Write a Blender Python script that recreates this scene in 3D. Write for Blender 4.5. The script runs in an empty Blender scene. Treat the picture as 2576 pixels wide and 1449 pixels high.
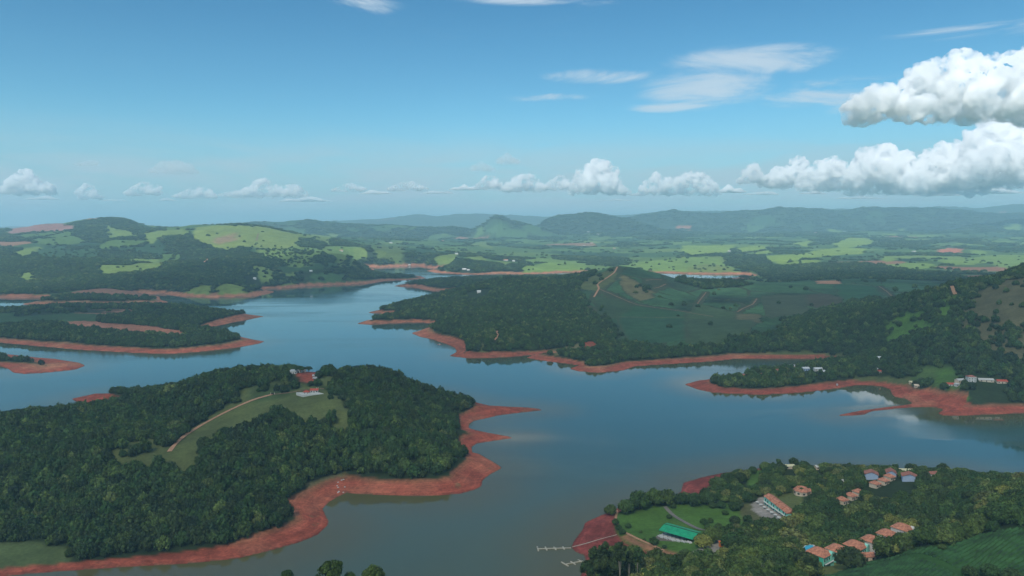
import bpy, bmesh, math, random
import numpy as np
from mathutils import Vector, Matrix
R = math.radians
sc = bpy.context.scene
COL = sc.collection
random.seed(7)
# ------------------------------------------------------------------ camera
F = 1839.0                       # focal length in pixels of a 2576 px wide picture
CX, CY, YH = 1288.0, 724.5, 565.0
TH = math.atan((CY - YH) / F)
CAMZ = 250.0
cam = bpy.data.cameras.new('camera'); cam.sensor_width = 36.0; cam.lens = 36.0 * F / 2576.0
cam.clip_start = 1.0; cam.clip_end = 200000.0
camo = bpy.data.objects.new('camera', cam); COL.objects.link(camo)
camo.location = (0, 0, CAMZ); camo.rotation_euler = (math.pi / 2 - TH, 0, 0)
sc.camera = camo
# ------------------------------------------------------------------ light, sky
SUN_EL, SUN_AZ = 47.0, 204.0     # azimuth measured clockwise from +Y (towards where the sun stands)
sdir = Vector((math.sin(R(SUN_AZ)) * math.cos(R(SUN_EL)), math.cos(R(SUN_AZ)) * math.cos(R(SUN_EL)), math.sin(R(SUN_EL))))
sun = bpy.data.lights.new('sun', 'SUN'); sun.energy = 4.0; sun.angle = R(0.5); sun.color = (1.0, 0.95, 0.86)
suno = bpy.data.objects.new('sun', sun); COL.objects.link(suno)
suno.rotation_euler = sdir.to_track_quat('Z', 'Y').to_euler()
suno.location = (0, 0, 3000)
sc.view_settings.view_transform = 'Standard'; sc.view_settings.look = 'None'
sc.view_settings.exposure = 0.38; sc.view_settings.gamma = 1.0
sc.view_settings.use_curve_mapping = False
cy = sc.cycles
cy.use_denoising = True
cy.max_bounces = 26; cy.diffuse_bounces = 2; cy.glossy_bounces = 2; cy.transmission_bounces = 2
cy.volume_bounces = 24; cy.transparent_max_bounces = 24
cy.use_adaptive_sampling = True; cy.adaptive_threshold = 0.02
cy.caustics_reflective = False; cy.caustics_refractive = False

class NT:
    """small helper to write node trees"""
    def __init__(s, nt): s.nt = nt
    def n(s, typ, ins=None, **kw):
        nd = s.nt.nodes.new(typ)
        for k, v in kw.items(): setattr(nd, k, v)
        for k, v in (ins or {}).items():
            sk = nd.inputs[k]
            if isinstance(v, bpy.types.NodeSocket): s.nt.links.new(v, sk)
            else: sk.default_value = v
        return nd
    def m(s, op, a, b=0.0, c=0.0, clamp=False):
        nd = s.n('ShaderNodeMath', {0: a, 1: b, 2: c}, operation=op, use_clamp=clamp); return nd.outputs[0]
    def vm(s, op, a, b=(0, 0, 0)):
        nd = s.n('ShaderNodeVectorMath', {0: a, 1: b}, operation=op); return nd.outputs[0]
    def noise(s, vec, scale, detail=4.0, rough=0.55, dist=0.0):
        return s.n('ShaderNodeTexNoise', {'Vector': vec, 'Scale': scale, 'Detail': detail, 'Roughness': rough, 'Distortion': dist}).outputs[0]
    def ramp(s, x, lo, hi, a=0.0, b=1.0, smooth=True):
        nd = s.n('ShaderNodeMapRange', {0: x, 1: lo, 2: hi, 3: a, 4: b}, interpolation_type='SMOOTHSTEP' if smooth else 'LINEAR'); return nd.outputs[0]
    def mix(s, f, a, b, blend='MIX'):
        nd = s.n('ShaderNodeMix', data_type='RGBA', blend_type=blend)
        for i, v in ((0, f), (6, a), (7, b)):
            if isinstance(v, bpy.types.NodeSocket): s.nt.links.new(v, nd.inputs[i])
            else: nd.inputs[i].default_value = v if i == 0 or len(v) == 4 else (*v, 1)
        return nd.outputs[2]

w = bpy.data.worlds.new('World'); sc.world = w; w.use_nodes = True
w.node_tree.nodes.clear(); T = NT(w.node_tree)
sky = T.n('ShaderNodeTexSky', sky_type='NISHITA', sun_disc=False, sun_elevation=R(SUN_EL), sun_rotation=R(SUN_AZ),
          altitude=800.0, air_density=1.0, dust_density=0.6, ozone_density=2.5)
tc = T.n('ShaderNodeTexCoord').outputs['Generated']
sp = T.n('ShaderNodeSeparateXYZ', {0: tc}).outputs
zz = T.m('MAXIMUM', sp[2], 0.03)
# thin high cirrus: noise on the plane z = 1 above the viewer, drawn out along x
pl = T.n('ShaderNodeCombineXYZ', {0: T.m('DIVIDE', sp[0], zz), 1: T.m('DIVIDE', sp[1], zz), 2: 0.0}).outputs[0]
str1 = T.n('ShaderNodeMapping', {'Vector': pl, 'Rotation': (0, 0, R(8)), 'Scale': (0.16, 0.85, 1)}).outputs[0]
big = T.noise(T.n('ShaderNodeMapping', {'Vector': pl, 'Location': (3.7, 1.3, 0), 'Scale': (0.22, 0.3, 1)}).outputs[0], 1.0, 2.0)
lon = T.m('ARCTAN2', sp[0], sp[1])
ele = T.m('ARCSINE', sp[2])
cv = T.n('ShaderNodeCombineXYZ', {0: lon, 1: ele, 2: 0.37}).outputs[0]
ci = T.noise(T.n('ShaderNodeMapping', {'Vector': cv, 'Rotation': (0, 0, R(7)), 'Scale': (4.2, 26.0, 1)}).outputs[0], 1.0, 9.0, 0.68, 1.05)
def lobe(cx, cyy, rx, ry):
    dx = T.m('DIVIDE', T.m('SUBTRACT', lon, cx), rx); dy = T.m('DIVIDE', T.m('SUBTRACT', ele, cyy), ry)
    q = T.m('ADD', T.m('MULTIPLY', dx, dx), T.m('MULTIPLY', dy, dy))
    return T.m('SUBTRACT', 1.0, q, clamp=True)
reg = lobe(0.11, 0.195, 0.09, 0.013)
for a_ in ((0.26, 0.175, 0.11, 0.030), (0.33, 0.205, 0.16, 0.024), (0.42, 0.16, 0.13, 0.024), (0.50, 0.145, 0.14, 0.016), (0.56, 0.215, 0.16, 0.012), (0.03, 0.168, 0.08, 0.008), (0.22, 0.15, 0.08, 0.012)):
    reg = T.m('MAXIMUM', reg, lobe(*a_))
reg = T.m('MAXIMUM', reg, T.m('MULTIPLY', T.m('MAXIMUM', lobe(-0.18, 0.285, 0.07, 0.02), T.m('MAXIMUM', lobe(0.62, 0.29, 0.12, 0.03), lobe(0.08, 0.29, 0.2, 0.012))), 0.8))
cir = T.m('MULTIPLY', T.ramp(T.m('ADD', T.m('MULTIPLY', ci, 0.9), T.m('MULTIPLY', reg, 0.22)), 0.50, 0.76), T.ramp(reg, 0.0, 0.7, 0.04, 0.75))
# hazy layer of thin cloud low over the horizon
low = T.noise(T.n('ShaderNodeMapping', {'Vector': tc, 'Scale': (5, 5, 34)}).outputs[0], 1.0, 6.0, 0.6, 0.4)
band = T.m('MULTIPLY', T.ramp(ele, 0.135, 0.045), T.ramp(ele, 0.0, 0.02, 0.7, 1.0))
lowc = T.m('MULTIPLY', band, T.ramp(low, 0.34, 0.62, 0.15, 0.9))
tint = T.mix(1.0, sky.outputs[0], T.mix(T.ramp(ele, 0.06, 0.34), (0.55, 0.95, 0.96), (0.33, 0.74, 0.84)), 'MULTIPLY')
hz = T.mix(T.ramp(ele, 0.16, 0.0, 0.0, 0.75), tint, (2.7, 4.0, 4.8, 1))
c1 = T.mix(lowc, hz, (4.0, 5.0, 5.6, 1))
c2 = T.mix(cir, c1, (5.2, 6.0, 6.6, 1))
bg = T.n('ShaderNodeBackground', {'Color': c2, 'Strength': 0.10})
T.n('ShaderNodeOutputWorld', {'Surface': bg.outputs[0]})

# ------------------------------------------------------------------ helpers for objects
def tag(o, label=None, cat=None, group=None, kind=None):
    if label: o['label'] = label
    if cat: o['category'] = cat
    if group: o['group'] = group
    if kind: o['kind'] = kind
    return o
def link(name, me, mat=None, parent=None, loc=None):
    o = bpy.data.objects.new(name, me); COL.objects.link(o)
    if mat is not None and me is not None: me.materials.append(mat)
    if parent is not None: o.parent = parent
    if loc is not None: o.location = loc
    return o
def empty(name, loc, rz=0.0):
    o = bpy.data.objects.new(name, None); COL.objects.link(o); o.location = loc; o.rotation_euler = (0, 0, rz)
    o.empty_display_size = 2
    return o
class MB:
    def __init__(s): s.v = []; s.f = []
    def add(s, vs, fs):
        k = len(s.v); s.v += [tuple(v) for v in vs]; s.f += [tuple(i + k for i in f) for f in fs]; return s
    def box(s, x0, x1, y0, y1, z0, z1):
        return s.add([(x0,y0,z0),(x1,y0,z0),(x1,y1,z0),(x0,y1,z0),(x0,y0,z1),(x1,y0,z1),(x1,y1,z1),(x0,y1,z1)],
                     [(0,3,2,1),(4,5,6,7),(0,1,5,4),(1,2,6,5),(2,3,7,6),(3,0,4,7)])
    def cyl(s, x, y, z0, z1, r0, r1=None, n=8, x1=None, y1=None):
        r1 = r0 if r1 is None else r1; x1 = x if x1 is None else x1; y1 = y if y1 is None else y1
        vs = [(x + r0*math.cos(2*math.pi*i/n), y + r0*math.sin(2*math.pi*i/n), z0) for i in range(n)]
        vs += [(x1 + r1*math.cos(2*math.pi*i/n), y1 + r1*math.sin(2*math.pi*i/n), z1) for i in range(n)]
        return s.add(vs, [(i, (i+1) % n, n+(i+1) % n, n+i) for i in range(n)] + [tuple(range(n-1, -1, -1)), tuple(range(n, 2*n))])
    def build(s, name, mat=None, parent=None, smooth=False):
        me = bpy.data.meshes.new(name); me.from_pydata(s.v, [], s.f); me.update()
        if smooth: me.shade_smooth()
        return link(name, me, mat, parent)
def copy_tree(o, parent=None):
    c = o.copy(); COL.objects.link(c)
    if parent is not None: c.parent = parent
    for ch in list(o.children): copy_tree(ch, c)
    return c

# ------------------------------------------------------------------ picture rays -> points of the place
ct, st = math.cos(TH), math.sin(TH)
def ray(px, py):
    a = (px - CX) / F; b = (CY - py) / F
    dy = ct + b * st; dz = -st + b * ct
    return a / dy, dz / dy                      # x and z per metre of y
def at_z(px, py, z=0.0):
    a, s = ray(px, py); y = (z - CAMZ) / s; return (a * y, y, z)
def at_y(px, py, y):
    a, s = ray(px, py); return (a * y, y, CAMZ + s * y)
def at_shore(px, py):
    a, s = ray(px, py)
    y = -CAMZ / s if s < -1e-4 else 1e5
    return (a * y, y)

# noise in numpy -----------------------------------------------------
def _h(ix, iy, seed):
    n = (ix.astype(np.int64) * 374761393 + iy.astype(np.int64) * 668265263 + seed * 974634777) & 0xffffffff
    n = ((n ^ (n >> 13)) * 1274126177) & 0xffffffff
    n = (n ^ (n >> 16)) & 0xffff
    return n / 65535.0
def vnoise(x, y, seed=0):
    ix = np.floor(x); iy = np.floor(y); fx = x - ix; fy = y - iy
    fx = fx*fx*fx*(fx*(fx*6-15)+10); fy = fy*fy*fy*(fy*(fy*6-15)+10)
    a = _h(ix, iy, seed); b = _h(ix+1, iy, seed); c = _h(ix, iy+1, seed); d = _h(ix+1, iy+1, seed)
    return (a*(1-fx)+b*fx)*(1-fy) + (c*(1-fx)+d*fx)*fy
def fbm(x, y, wl, octs=4, seed=0, gain=0.5):
    s = np.zeros_like(x); amp = 1.0; tot = 0.0; f = 1.0 / wl
    for k in range(octs):
        c, sn = math.cos(0.6 * k + 0.3), math.sin(0.6 * k + 0.3)
        s += amp * vnoise((x*c - y*sn) * f + 17.3*k, (x*sn + y*c) * f - 9.1*k, seed + k)
        tot += amp; amp *= gain; f *= 2.03
    return s / tot * 2 - 1                       # about -1..1
def smooth(x, a, b):
    t = np.clip((x - a) / (b - a), 0, 1); return t*t*(3-2*t)

# ------------------------------------------------------------------ shorelines (picture points at water level, bare band in px of the picture)
LAND = {
 'headland': [(-500,1540,60),(30,1447,25),(150,1437,25),(300,1428,32),(470,1418,36),(600,1405,40),(680,1385,48),(750,1365,52),(800,1345,50),(825,1322,45),
   (828,1310,45),(820,1298,45),(812,1280,50),(830,1262,40),(850,1250,38),(872,1240,40),(900,1243,36),(970,1245,36),(1040,1248,38),(1100,1246,42),(1160,1242,46),
   (1200,1230,46),(1212,1222,46),(1212,1212,46),(1230,1195,44),(1264,1177,60),(1240,1162,40),(1205,1142,18),(1188,1138,12),(1185,1125,20),(1200,1115,30),
   (1298,1101,60),(1250,1093,60),(1200,1083,30),(1180,1077,10),(1182,1066,12),(1192,1058,20),(1260,1044,40),(1372,1031,60),(1330,1025,50),(1230,1020,25),(1205,1014,6),
   (1170,1006,6),(1140,998,30),(1095,985,20),(1060,985,8),(950,970,5),(800,963,5),(650,966,5),(500,976,5),(380,990,5),(330,989,8),(240,990,30),(180,1003,30),(190,1010,30),
   (240,1019,30),(320,1022,16),(345,1026,6),(200,1037,5),(100,1046,5),(0,1056,5),(-500,1075,5)],
 'spit': [(-300,882,9),(0,889,9),(100,900,30),(140,903,40),(200,913,40),(215,920,40),(190,930,40),(120,937,40),(60,941,40),(35,938,40),(20,928,30),(0,922,20),(-300,905,20)],
 'island': [(-400,845,12),(0,862,12),(60,868,14),(130,874,16),(200,880,17),(300,886,17),(400,890,18),(430,890,18),(500,885,18),(600,874,20),(655,864,26),(664,859,26),(640,855,16),
   (608,848,6),(590,839,4),(540,831,3),(500,828,5),(540,822,14),(600,808,16),(640,801,18),(667,796,20),(640,793,16),(612,793,6),(570,789,3),(500,780,3),(400,775,3),(300,774,3),(160,773,3),(60,780,3),(0,784,3),(-400,795,3)],
 'mainland': [(-900,775,9),(-300,752,10),(0,750,11),(60,750,13),(103,751,13),(103,756,13),(88,760,12),(52,765,16),(70,768,15),(200,768,13),(300,768,13),(390,767,13),(425,760,10),(405,754,3),(400,746,3),(365,742,10),(350,739,10),
   (410,740,8),(450,746,8),(533,749,8),(633,746,9),(670,741,12),(692,734,12),(670,730,5),(668,727,5),(693,727,8),(730,725,8),(767,721,8),(859,717,7),(925,714,8),(975,706,7),(1042,704,7),(1072,700,9),(1055,694,4),(1000,692,2),(945,684,2),
   (940,677,4),(929,671,6),(945,674,7),(992,671,6),(1052,669,6),(1055,672,6),(1092,675,7),(1119,672,5),(1105,676,4),(1072,681,8),(1092,686,7),(1159,690,6),(1202,691,6),(1259,688,7),(1325,690,6),(1392,688,7),(1414,686,7),(1550,685,6),
   (1680,687,8),(1720,689,8),(1800,691,8),(1870,690,9),(1887,694,6),(1950,700,3),(2300,700,3),(3600,700,3)],
 'promontory': [(3400,1075,40),(2576,1040,26),(2480,1043,28),(2400,1047,40),(2370,1045,60),(2358,1039,60),(2370,1032,60),(2367,1027,60),(2343,1024,60),(2313,1024,60),(2263,1027,60),(2230,1031,60),(2197,1034,60),(2182,1038,60),(2175,1043,60),(2147,1045,60),
   (2099,1047,60),(2140,1038,60),(2175,1031,60),(2255,1021,60),(2297,1016,60),(2292,1012,50),(2280,1003,46),(2253,999,40),(2245,992,36),(2240,980,24),(2218,972,16),(2180,969,14),(2155,969,16),(2115,976,20),(2056,983,22),
   (1996,989,24),(1916,993,24),(1857,991,24),(1797,988,26),(1757,980,34),(1721,967,34),(1757,957,16),(1797,953,6),(1815,953,4),(1850,946,4),(1900,936,3),(1990,926,3),(2080,915,3),(2120,906,8),(2060,903,14),(1996,903,14),(1890,903,14),(1857,902,14),
   (1797,909,16),(1717,914,18),(1655,918,20),(1595,922,22),(1567,932,24),(1503,938,22),(1456,934,20),(1432,928,20),(1456,919,10),(1416,914,16),(1356,906,16),(1324,900,16),(1340,894,10),(1376,887,6),(1376,890,10),(1297,897,14),(1237,900,16),
   (1177,901,18),(1129,896,18),(1145,888,10),(1149,883,10),(1145,876,14),(1125,866,16),(1085,853,16),(1059,848,18),(1035,838,20),(1059,830,12),(1083,822,6),(1089,814,6),(1050,811,8),(992,813,9),(925,816,10),(895,815,10),(925,805,8),(999,798,4),(1040,794,4),
   (1005,791,8),(935,788,9),(927,786,9),(959,778,4),(974,775,3),(1010,768,2),(1040,760,2),(1085,753,4),(1130,752,5),(1165,748,6),(1185,742,3),(1190,737,3),(1175,734,6),(1159,734,8),(1092,732,8),(1059,728,9),(1039,723,9),(992,720,9),(1005,716,5),
   (1032,713,2),(1080,706,2),(1150,701,2),(1250,698,2),(1500,698,2),(1700,701,2),(1800,702,2),(1870,698,2),(1930,691,2),(2300,680,2),(3600,690,2)],
 'resort': [(3500,1260,20),(2700,1235,20),(2480,1205,16),(2420,1192,16),(2300,1187,6),(2100,1178,6),(1950,1172,6),(1860,1185,10),(1815,1190,20),(1760,1202,40),(1719,1214,40),(1714,1236,40),(1700,1246,10),(1620,1254,6),(1560,1275,8),(1530,1290,16),
   (1516,1294,30),(1472,1314,40),(1464,1334,50),(1444,1358,60),(1436,1376,60),(1448,1389,40),(1468,1397,30),(1475,1415,20),(1460,1449,20),(1440,1500,10),(1300,1600,10),(1100,1640,10),(600,1640,10),(0,1640,10),(-600,1660,10),(-900,1700,10),(-900,9000,10),(3500,9000,10)],
}
POLY = {}
for k, pts in LAND.items():
    xy = []; wd = []
    for (px, py, dpx) in pts:
        if py >= 9000: x, y = (px - CX) / F * 60.0, 30.0
        else: x, y = at_shore(px, py)
        dep = CAMZ / max(y, 1.0)
        if k == 'headland': dpx *= 1.15
        xy.append((x, y)); q_ = dep + 0.14; wd.append(min(90.0, max(4.0, (-q_ + math.sqrt(q_ * q_ + 4 * 0.0042 * dpx / F * y)) / 0.0084)))
    if k in ('mainland',):
        xy += [(60000, 5000), (60000, 60000), (-60000, 60000), (-60000, 3000)]; wd += [20]*4
    if k == 'promontory':
        pass
    POLY[k] = (np.array(xy), np.array(wd))

def sdist(P, poly, wd=None, R0=400.0):
    """signed distance (inside > 0, clipped to +-R0) of points to a polygon, and the band width carried by the nearest edge"""
    n = len(P); best = np.full(n, R0); wid = np.full(n, 20.0); ins = np.zeros(n, bool)
    A = poly; B = np.roll(poly, -1, 0)
    lo = P.min(0); hi = P.max(0)
    W = wd; W2 = None if wd is None else np.roll(wd, -1)
    X = P[:, 0]; Y = P[:, 1]
    for i in range(len(A)):
        ax, ay = A[i]; bx, by = B[i]
        if min(ay, by) <= hi[1] and max(ay, by) >= lo[1] and ay != by and max(ax, bx) >= lo[0]:
            c = ((ay > Y) != (by > Y)); xi = ax + (Y - ay) / (by - ay) * (bx - ax); ins ^= c & (X < xi)
        if min(ax, bx) - R0 > hi[0] or max(ax, bx) + R0 < lo[0] or min(ay, by) - R0 > hi[1] or max(ay, by) + R0 < lo[1]: continue
        dx, dy = bx - ax, by - ay; L = dx*dx + dy*dy + 1e-9
        t = np.clip(((X - ax) * dx + (Y - ay) * dy) / L, 0, 1)
        d = np.hypot(X - ax - t*dx, Y - ay - t*dy); m = d < best
        best[m] = d[m]
        if W is not None: wid[m] = (W[i] + (W2[i] - W[i]) * t)[m]
    return np.where(ins, best, -best), wid
LN = list(POLY)
def shore(P):
    """max signed distance over the lands, band width, index of the land"""
    out = np.full(len(P), -400.0); wid = np.full(len(P), 20.0); idx = np.full(len(P), -1)
    order = np.arange(len(P))
    CH = 4000
    for s in range(0, len(P), CH):
        Q = P[s:s+CH]
        for k, nm in enumerate(LN):
            d, ww = sdist(Q, *POLY[nm]); m = d > out[s:s+CH]
            out[s:s+CH][m] = d[m]; wid[s:s+CH][m] = ww[m]
            m2 = m & (d > 0); idx[s:s+CH][m2] = k
    # ragged waterline
    x, y = P[:, 0], P[:, 1]
    amp = np.clip(y / 900.0, 0.5, 6.0)
    out = out + fbm(x, y, 35.0, 3, 5) * amp * 1.2
    return out, wid, idx

# ------------------------------------------------------------------ hills: picture point + distance (m) fixes the height of the ground
CTRL = [
 # foreground ridge under the camera and the resort headland
 (1288,3300,60),(-600,2200,200),(200,1800,260),(900,1640,260),(1500,1700,280),(2000,1620,300),(2700,1420,300),
 (1500,1370,560),(1620,1300,640),(1700,1350,575),(1900,1290,640),(1990,1240,690),(2100,1400,520),(2300,1345,570),(2200,1225,690),(2230,1195,720),(1900,1190,760),
 (1560,1449,478),(1660,1445,470),(1800,1430,480),(2000,1440,450),(2150,1445,430),(2330,1380,440),(2576,1328,440),(2800,1300,440),(2576,1215,640),(2400,1230,650),(2800,1220,600),(2450,1449,380),
 # wooded headland, left
 (0,1300,630),(0,1200,690),(0,1108,760),(0,1064,830),(-300,1100,800),(150,1340,605),(300,1380,575),(500,1360,585),(700,1300,610),(300,1250,655),(500,1220,670),(300,1130,735),(200,1050,840),(500,1120,740),
 (430,1060,830),(330,1014,930),(450,984,960),(600,1080,760),(700,1150,710),(700,1040,790),(600,985,880),(650,955,930),(700,1000,850),(785,990,850),(770,942,930),(850,1070,760),(900,990,850),(880,948,930),(1000,975,900),
 (1000,1080,770),(1000,1190,690),(1130,1100,750),(1130,1020,850),(1170,1020,870),(1060,990,900),(1150,1190,680),
 # low islands on the left
 (60,915,1320),(100,845,1560),(300,860,1500),(500,860,1490),(200,815,1760),(450,800,1850),(450,772,2050),(550,785,1950),(300,785,2000),(100,785,2000),(100,800,1850),
 # green promontory in the middle
 (1550,672,2350),(1500,690,2300),(1450,698,2450),(1350,706,2500),(1200,712,2500),(1100,760,2150),(1250,745,2100),(1400,735,2100),(1500,740,2000),(1500,800,1700),(1400,810,1650),(1200,800,1700),(1100,805,1720),(1350,860,1450),(1200,860,1460),
 (1500,860,1450),(1540,910,1300),(1600,677,2350),(1669,691,2350),(1720,706,2400),(1800,708,2400),(1880,708,2400),(1800,713,2900),(1690,713,2900),(1890,713,2900),(1750,706,3150),(1600,712,2900),(1800,730,2150),(1700,740,2050),(1650,800,1700),(1700,870,1420),(1800,780,1800),(1800,850,1450),(1950,714,2300),(2150,714,2300),(2284,716,2300),(2000,760,1900),(2000,820,1550),(2000,880,1330),
 (2100,850,1350),(2150,780,1650),(2300,900,1150),(2250,850,1300),(2300,800,1350),(2350,745,1650),(2400,722,1750),(2300,950,1060),(2430,960,1030),(2500,965,1000),(2500,900,1080),(2576,980,990),(2500,850,1140),(2450,800,1230),(2500,760,1250),(2484,705,1500),(2540,684,1450),(2600,658,1420),(2576,760,1200),
 (2800,700,1300),(2800,850,1150),(3000,800,1200),(2800,980,980),(1900,950,1180),(2000,930,1220),(2100,935,1180),(2200,930,1180),
 # left hills
 (270,547,6000),(220,549,6100),(180,563,6200),(350,566,6000),(330,553,6000),(120,562,6600),(60,572,6600),(150,563,6600),(10,581,6500),(-200,600,6000),(-600,600,6000),
 (190,571,6300),(600,565,5000),(560,565,5000),(500,568,5000),(440,577,5100),(380,579,5300),(700,578,5100),(780,594,5200),(860,605,5400),(700,620,4300),(600,625,4000),(450,610,4200),(300,610,4300),(150,620,4300),(0,620,4300),
 (430,657,3350),(350,663,3250),(300,672,3150),(550,652,3400),(430,668,3700),(620,665,3250),(150,660,3300),(0,660,3300),(-300,660,3300),(500,700,2820),(300,710,2750),(150,720,2700),(0,715,2750),(-300,715,2750),(700,690,3000),(250,745,2350),(850,690,3100),(900,660,3600),(1000,660,4000),(1030,698,3460),(980,695,3540),(930,686,3720),
 (485,716,2650),(590,716,2650),
 # plain beyond the water
 (1100,655,4400),(1200,650,4500),(1400,662,4300),(1500,655,4800),(1700,655,4700),(1800,650,4800),(1800,662,4500),(1000,620,5600),(1300,620,6500),(1600,620,6500),(1900,620,6500),(2200,640,5200),(2100,665,4000),(2100,690,3100),(2300,685,3300),(2450,670,3800),(2500,640,5000),(2576,660,4200),
 (2300,610,7000),(2600,610,7000),(2900,640,5000),(1000,595,9000),(1300,592,9500),(1600,592,9500),(1900,590,9500),(2200,585,9500),(2500,580,9500),(3000,580,9500),
 (1600,582,14000),(1200,580,14000),(900,582,12000),(2000,582,12500),(2600,582,13000),(3000,582,13000),(700,580,12000),(300,580,12000),(0,584,12000),(-600,590,9000),(-600,582,15000),(1288,572,30000),(2600,572,30000),(0,574,30000),
]
CTRL = [(a, b, c * 0.94 if (b > 1100 and c > 400) else c) for a, b, c in CTRL]
CT = np.array([at_y(*c) for c in CTRL])
def aslope(d): return 0.14 * d + 0.0042 * d * d + (d / 400.0) ** 5 * 4000.0
cd, _, _ = shore(CT[:, :2])
cd = np.clip(cd, 15.0, 400.0)
hc = np.empty(len(CT))
for i, (x, y, z) in enumerate(CT):
    z = max(z, 2.0); a = aslope(cd[i])
    if z >= a * 0.97: hc[i] = z * 1.6
    elif a > 6 * z: hc[i] = z
    else:
        lo_, hi_ = z, z * 60
        for _ in range(50):
            mid = 0.5 * (lo_ + hi_)
            if mid * (1 - math.exp(-a / mid)) < z: lo_ = mid
            else: hi_ = mid
        hc[i] = min(lo_, z * 2.5)
def uv(x, y):
    yy = np.maximum(y, 20.0); return np.stack([x / yy * 2.2, np.log(yy) * 1.5], -1)
CU = uv(CT[:, 0], CT[:, 1])
def kern(r2): return np.sqrt(r2 + 0.0009)
K = kern(((CU[:, None] - CU[None]) ** 2).sum(-1))
K += np.eye(len(CU)) * -0.004
N = len(CU)
M_ = np.zeros((N + 1, N + 1)); M_[:N, :N] = K; M_[:N, N] = 1; M_[N, :N] = 1
lh = np.log(hc)                     # interpolate the logarithm: heights stay positive
SOL = np.linalg.solve(M_, np.append(lh, 0.0))
def hillh(x, y):
    U = uv(x, y); out = np.empty(len(x)); un = (U ** 2).sum(1); cn = (CU ** 2).sum(1)
    for s in range(0, len(x), 40000):
        q = U[s:s+40000]
        r2 = np.maximum(un[s:s+40000, None] + cn[None] - 2 * q @ CU.T, 0)
        out[s:s+40000] = kern(r2) @ SOL[:N] + SOL[N]
    return np.exp(np.clip(out, 0.3, 6.5))
# far ranges: profiles (picture x, picture y of the crest) at a distance, with a width in depth
RANGES = [
 (17000, 2500, [(-900,572),(500,571),(650,563),(800,558),(950,552),(1000,546),(1060,543),(1100,545),(1140,540),(1200,537),(1260,542),(1330,545),(1400,545),(1500,541),(1560,543),(1620,536),(1700,532),(1900,531),(2200,526),(2350,522),(2450,524),(2576,515),(2900,520),(3600,545)]),
 (12500, 1300, [(-900,590),(1350,590),(1480,560),(1560,552),(1620,536),(1660,531),(1690,525),(1720,528),(1770,531),(1830,533),(1900,528),(1950,522),(2000,523),(2090,525),(2150,526),(2240,521),(2300,520),(2340,520),(2380,526),(2460,532),(2576,540),(2800,535),(3600,560)]),
 (10200, 800, [(-900,590),(1320,590),(1370,558),(1400,545),(1430,542),(1485,541),(1530,545),(1580,552),(1650,575),(1800,590),(2380,585),(2450,562),(2520,556),(2576,553),(2700,550),(3600,580)]),
 (9200, 420, [(-900,590),(1150,590),(1190,572),(1225,556),(1243,543),(1252,539),(1262,541),(1285,552),(1320,562),(1370,575),(1420,590),(3600,590)]),
 (9500, 900, [(-900,590),(420,590),(560,572),(650,562),(750,558),(900,562),(1000,566),(1150,572),(1250,590),(3600,590)]),
]
def ground_raw(x, y, d):
    hh = hillh(x, y)
    for (yd, wdt, prof) in RANGES:
        m = np.abs(y - yd) < wdt * 3
        if not m.any(): continue
        px = x[m] / y[m] * F + CX
        pr = np.array(prof, float); pyv = np.interp(px, pr[:, 0], pr[:, 1])
        slope = np.array([ray(CX, v)[1] for v in (500.0, 600.0)])
        s = slope[0] + (pyv - 500.0) / 100.0 * (slope[1] - slope[0])
        top = CAMZ + s * yd
        n = fbm(x[m], y[m], wdt * 0.9, 4, 31) * 0.10 * top
        g = np.exp(-((y[m] - yd + fbm(x[m], y[m], wdt * 2.5, 2, 77) * wdt * 0.5) / wdt) ** 2 * 1.2)
        hh[m] = np.maximum(hh[m], (top + n) * g)
    r = fbm(x, y, 420.0, 4, 3); r2 = fbm(x, y, 90.0, 3, 8)
    amp = np.clip((y - 1500) / 3000.0, 0.0, 1.0)
    big_ = fbm(x, y, 1500.0, 4, 21)
    hh = hh + r * (0.07 * hh + 10 * amp) + r2 * (0.03 * hh) + np.clip((y - 5500) / 4000, 0, 1) * big_ * 26
    hh = np.maximum(hh, 3.0)
    dd = np.maximum(d, 0)
    z = hh * (1 - np.exp(-aslope(dd) / hh))
    z = z + fbm(x, y, 14.0, 2, 12) * 0.35 * smooth(dd, 0, 12)
    return np.where(d > 0, z, np.maximum(-0.12 * -d * 1.0, -12.0))

# ------------------------------------------------------------------ the ground as one sheet: a fan of rows that reaches the horizon
Y0, Y1, TMAX = 30.0, 45000.0, 0.96
NR, NC = 1120, 960
LY = np.linspace(math.log(Y0), math.log(Y1), NR); TT = np.linspace(-TMAX, TMAX, NC)
GY = np.exp(LY)[:, None] * np.ones(NC)[None]; GX = GY * TT[None]
PG = np.stack([GX.ravel(), GY.ravel()], -1)
near = PG[:, 1] < 7000
gd = np.full(len(PG), 400.0); gw = np.full(len(PG), 20.0); gi = np.full(len(PG), LN.index('mainland'))
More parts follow.
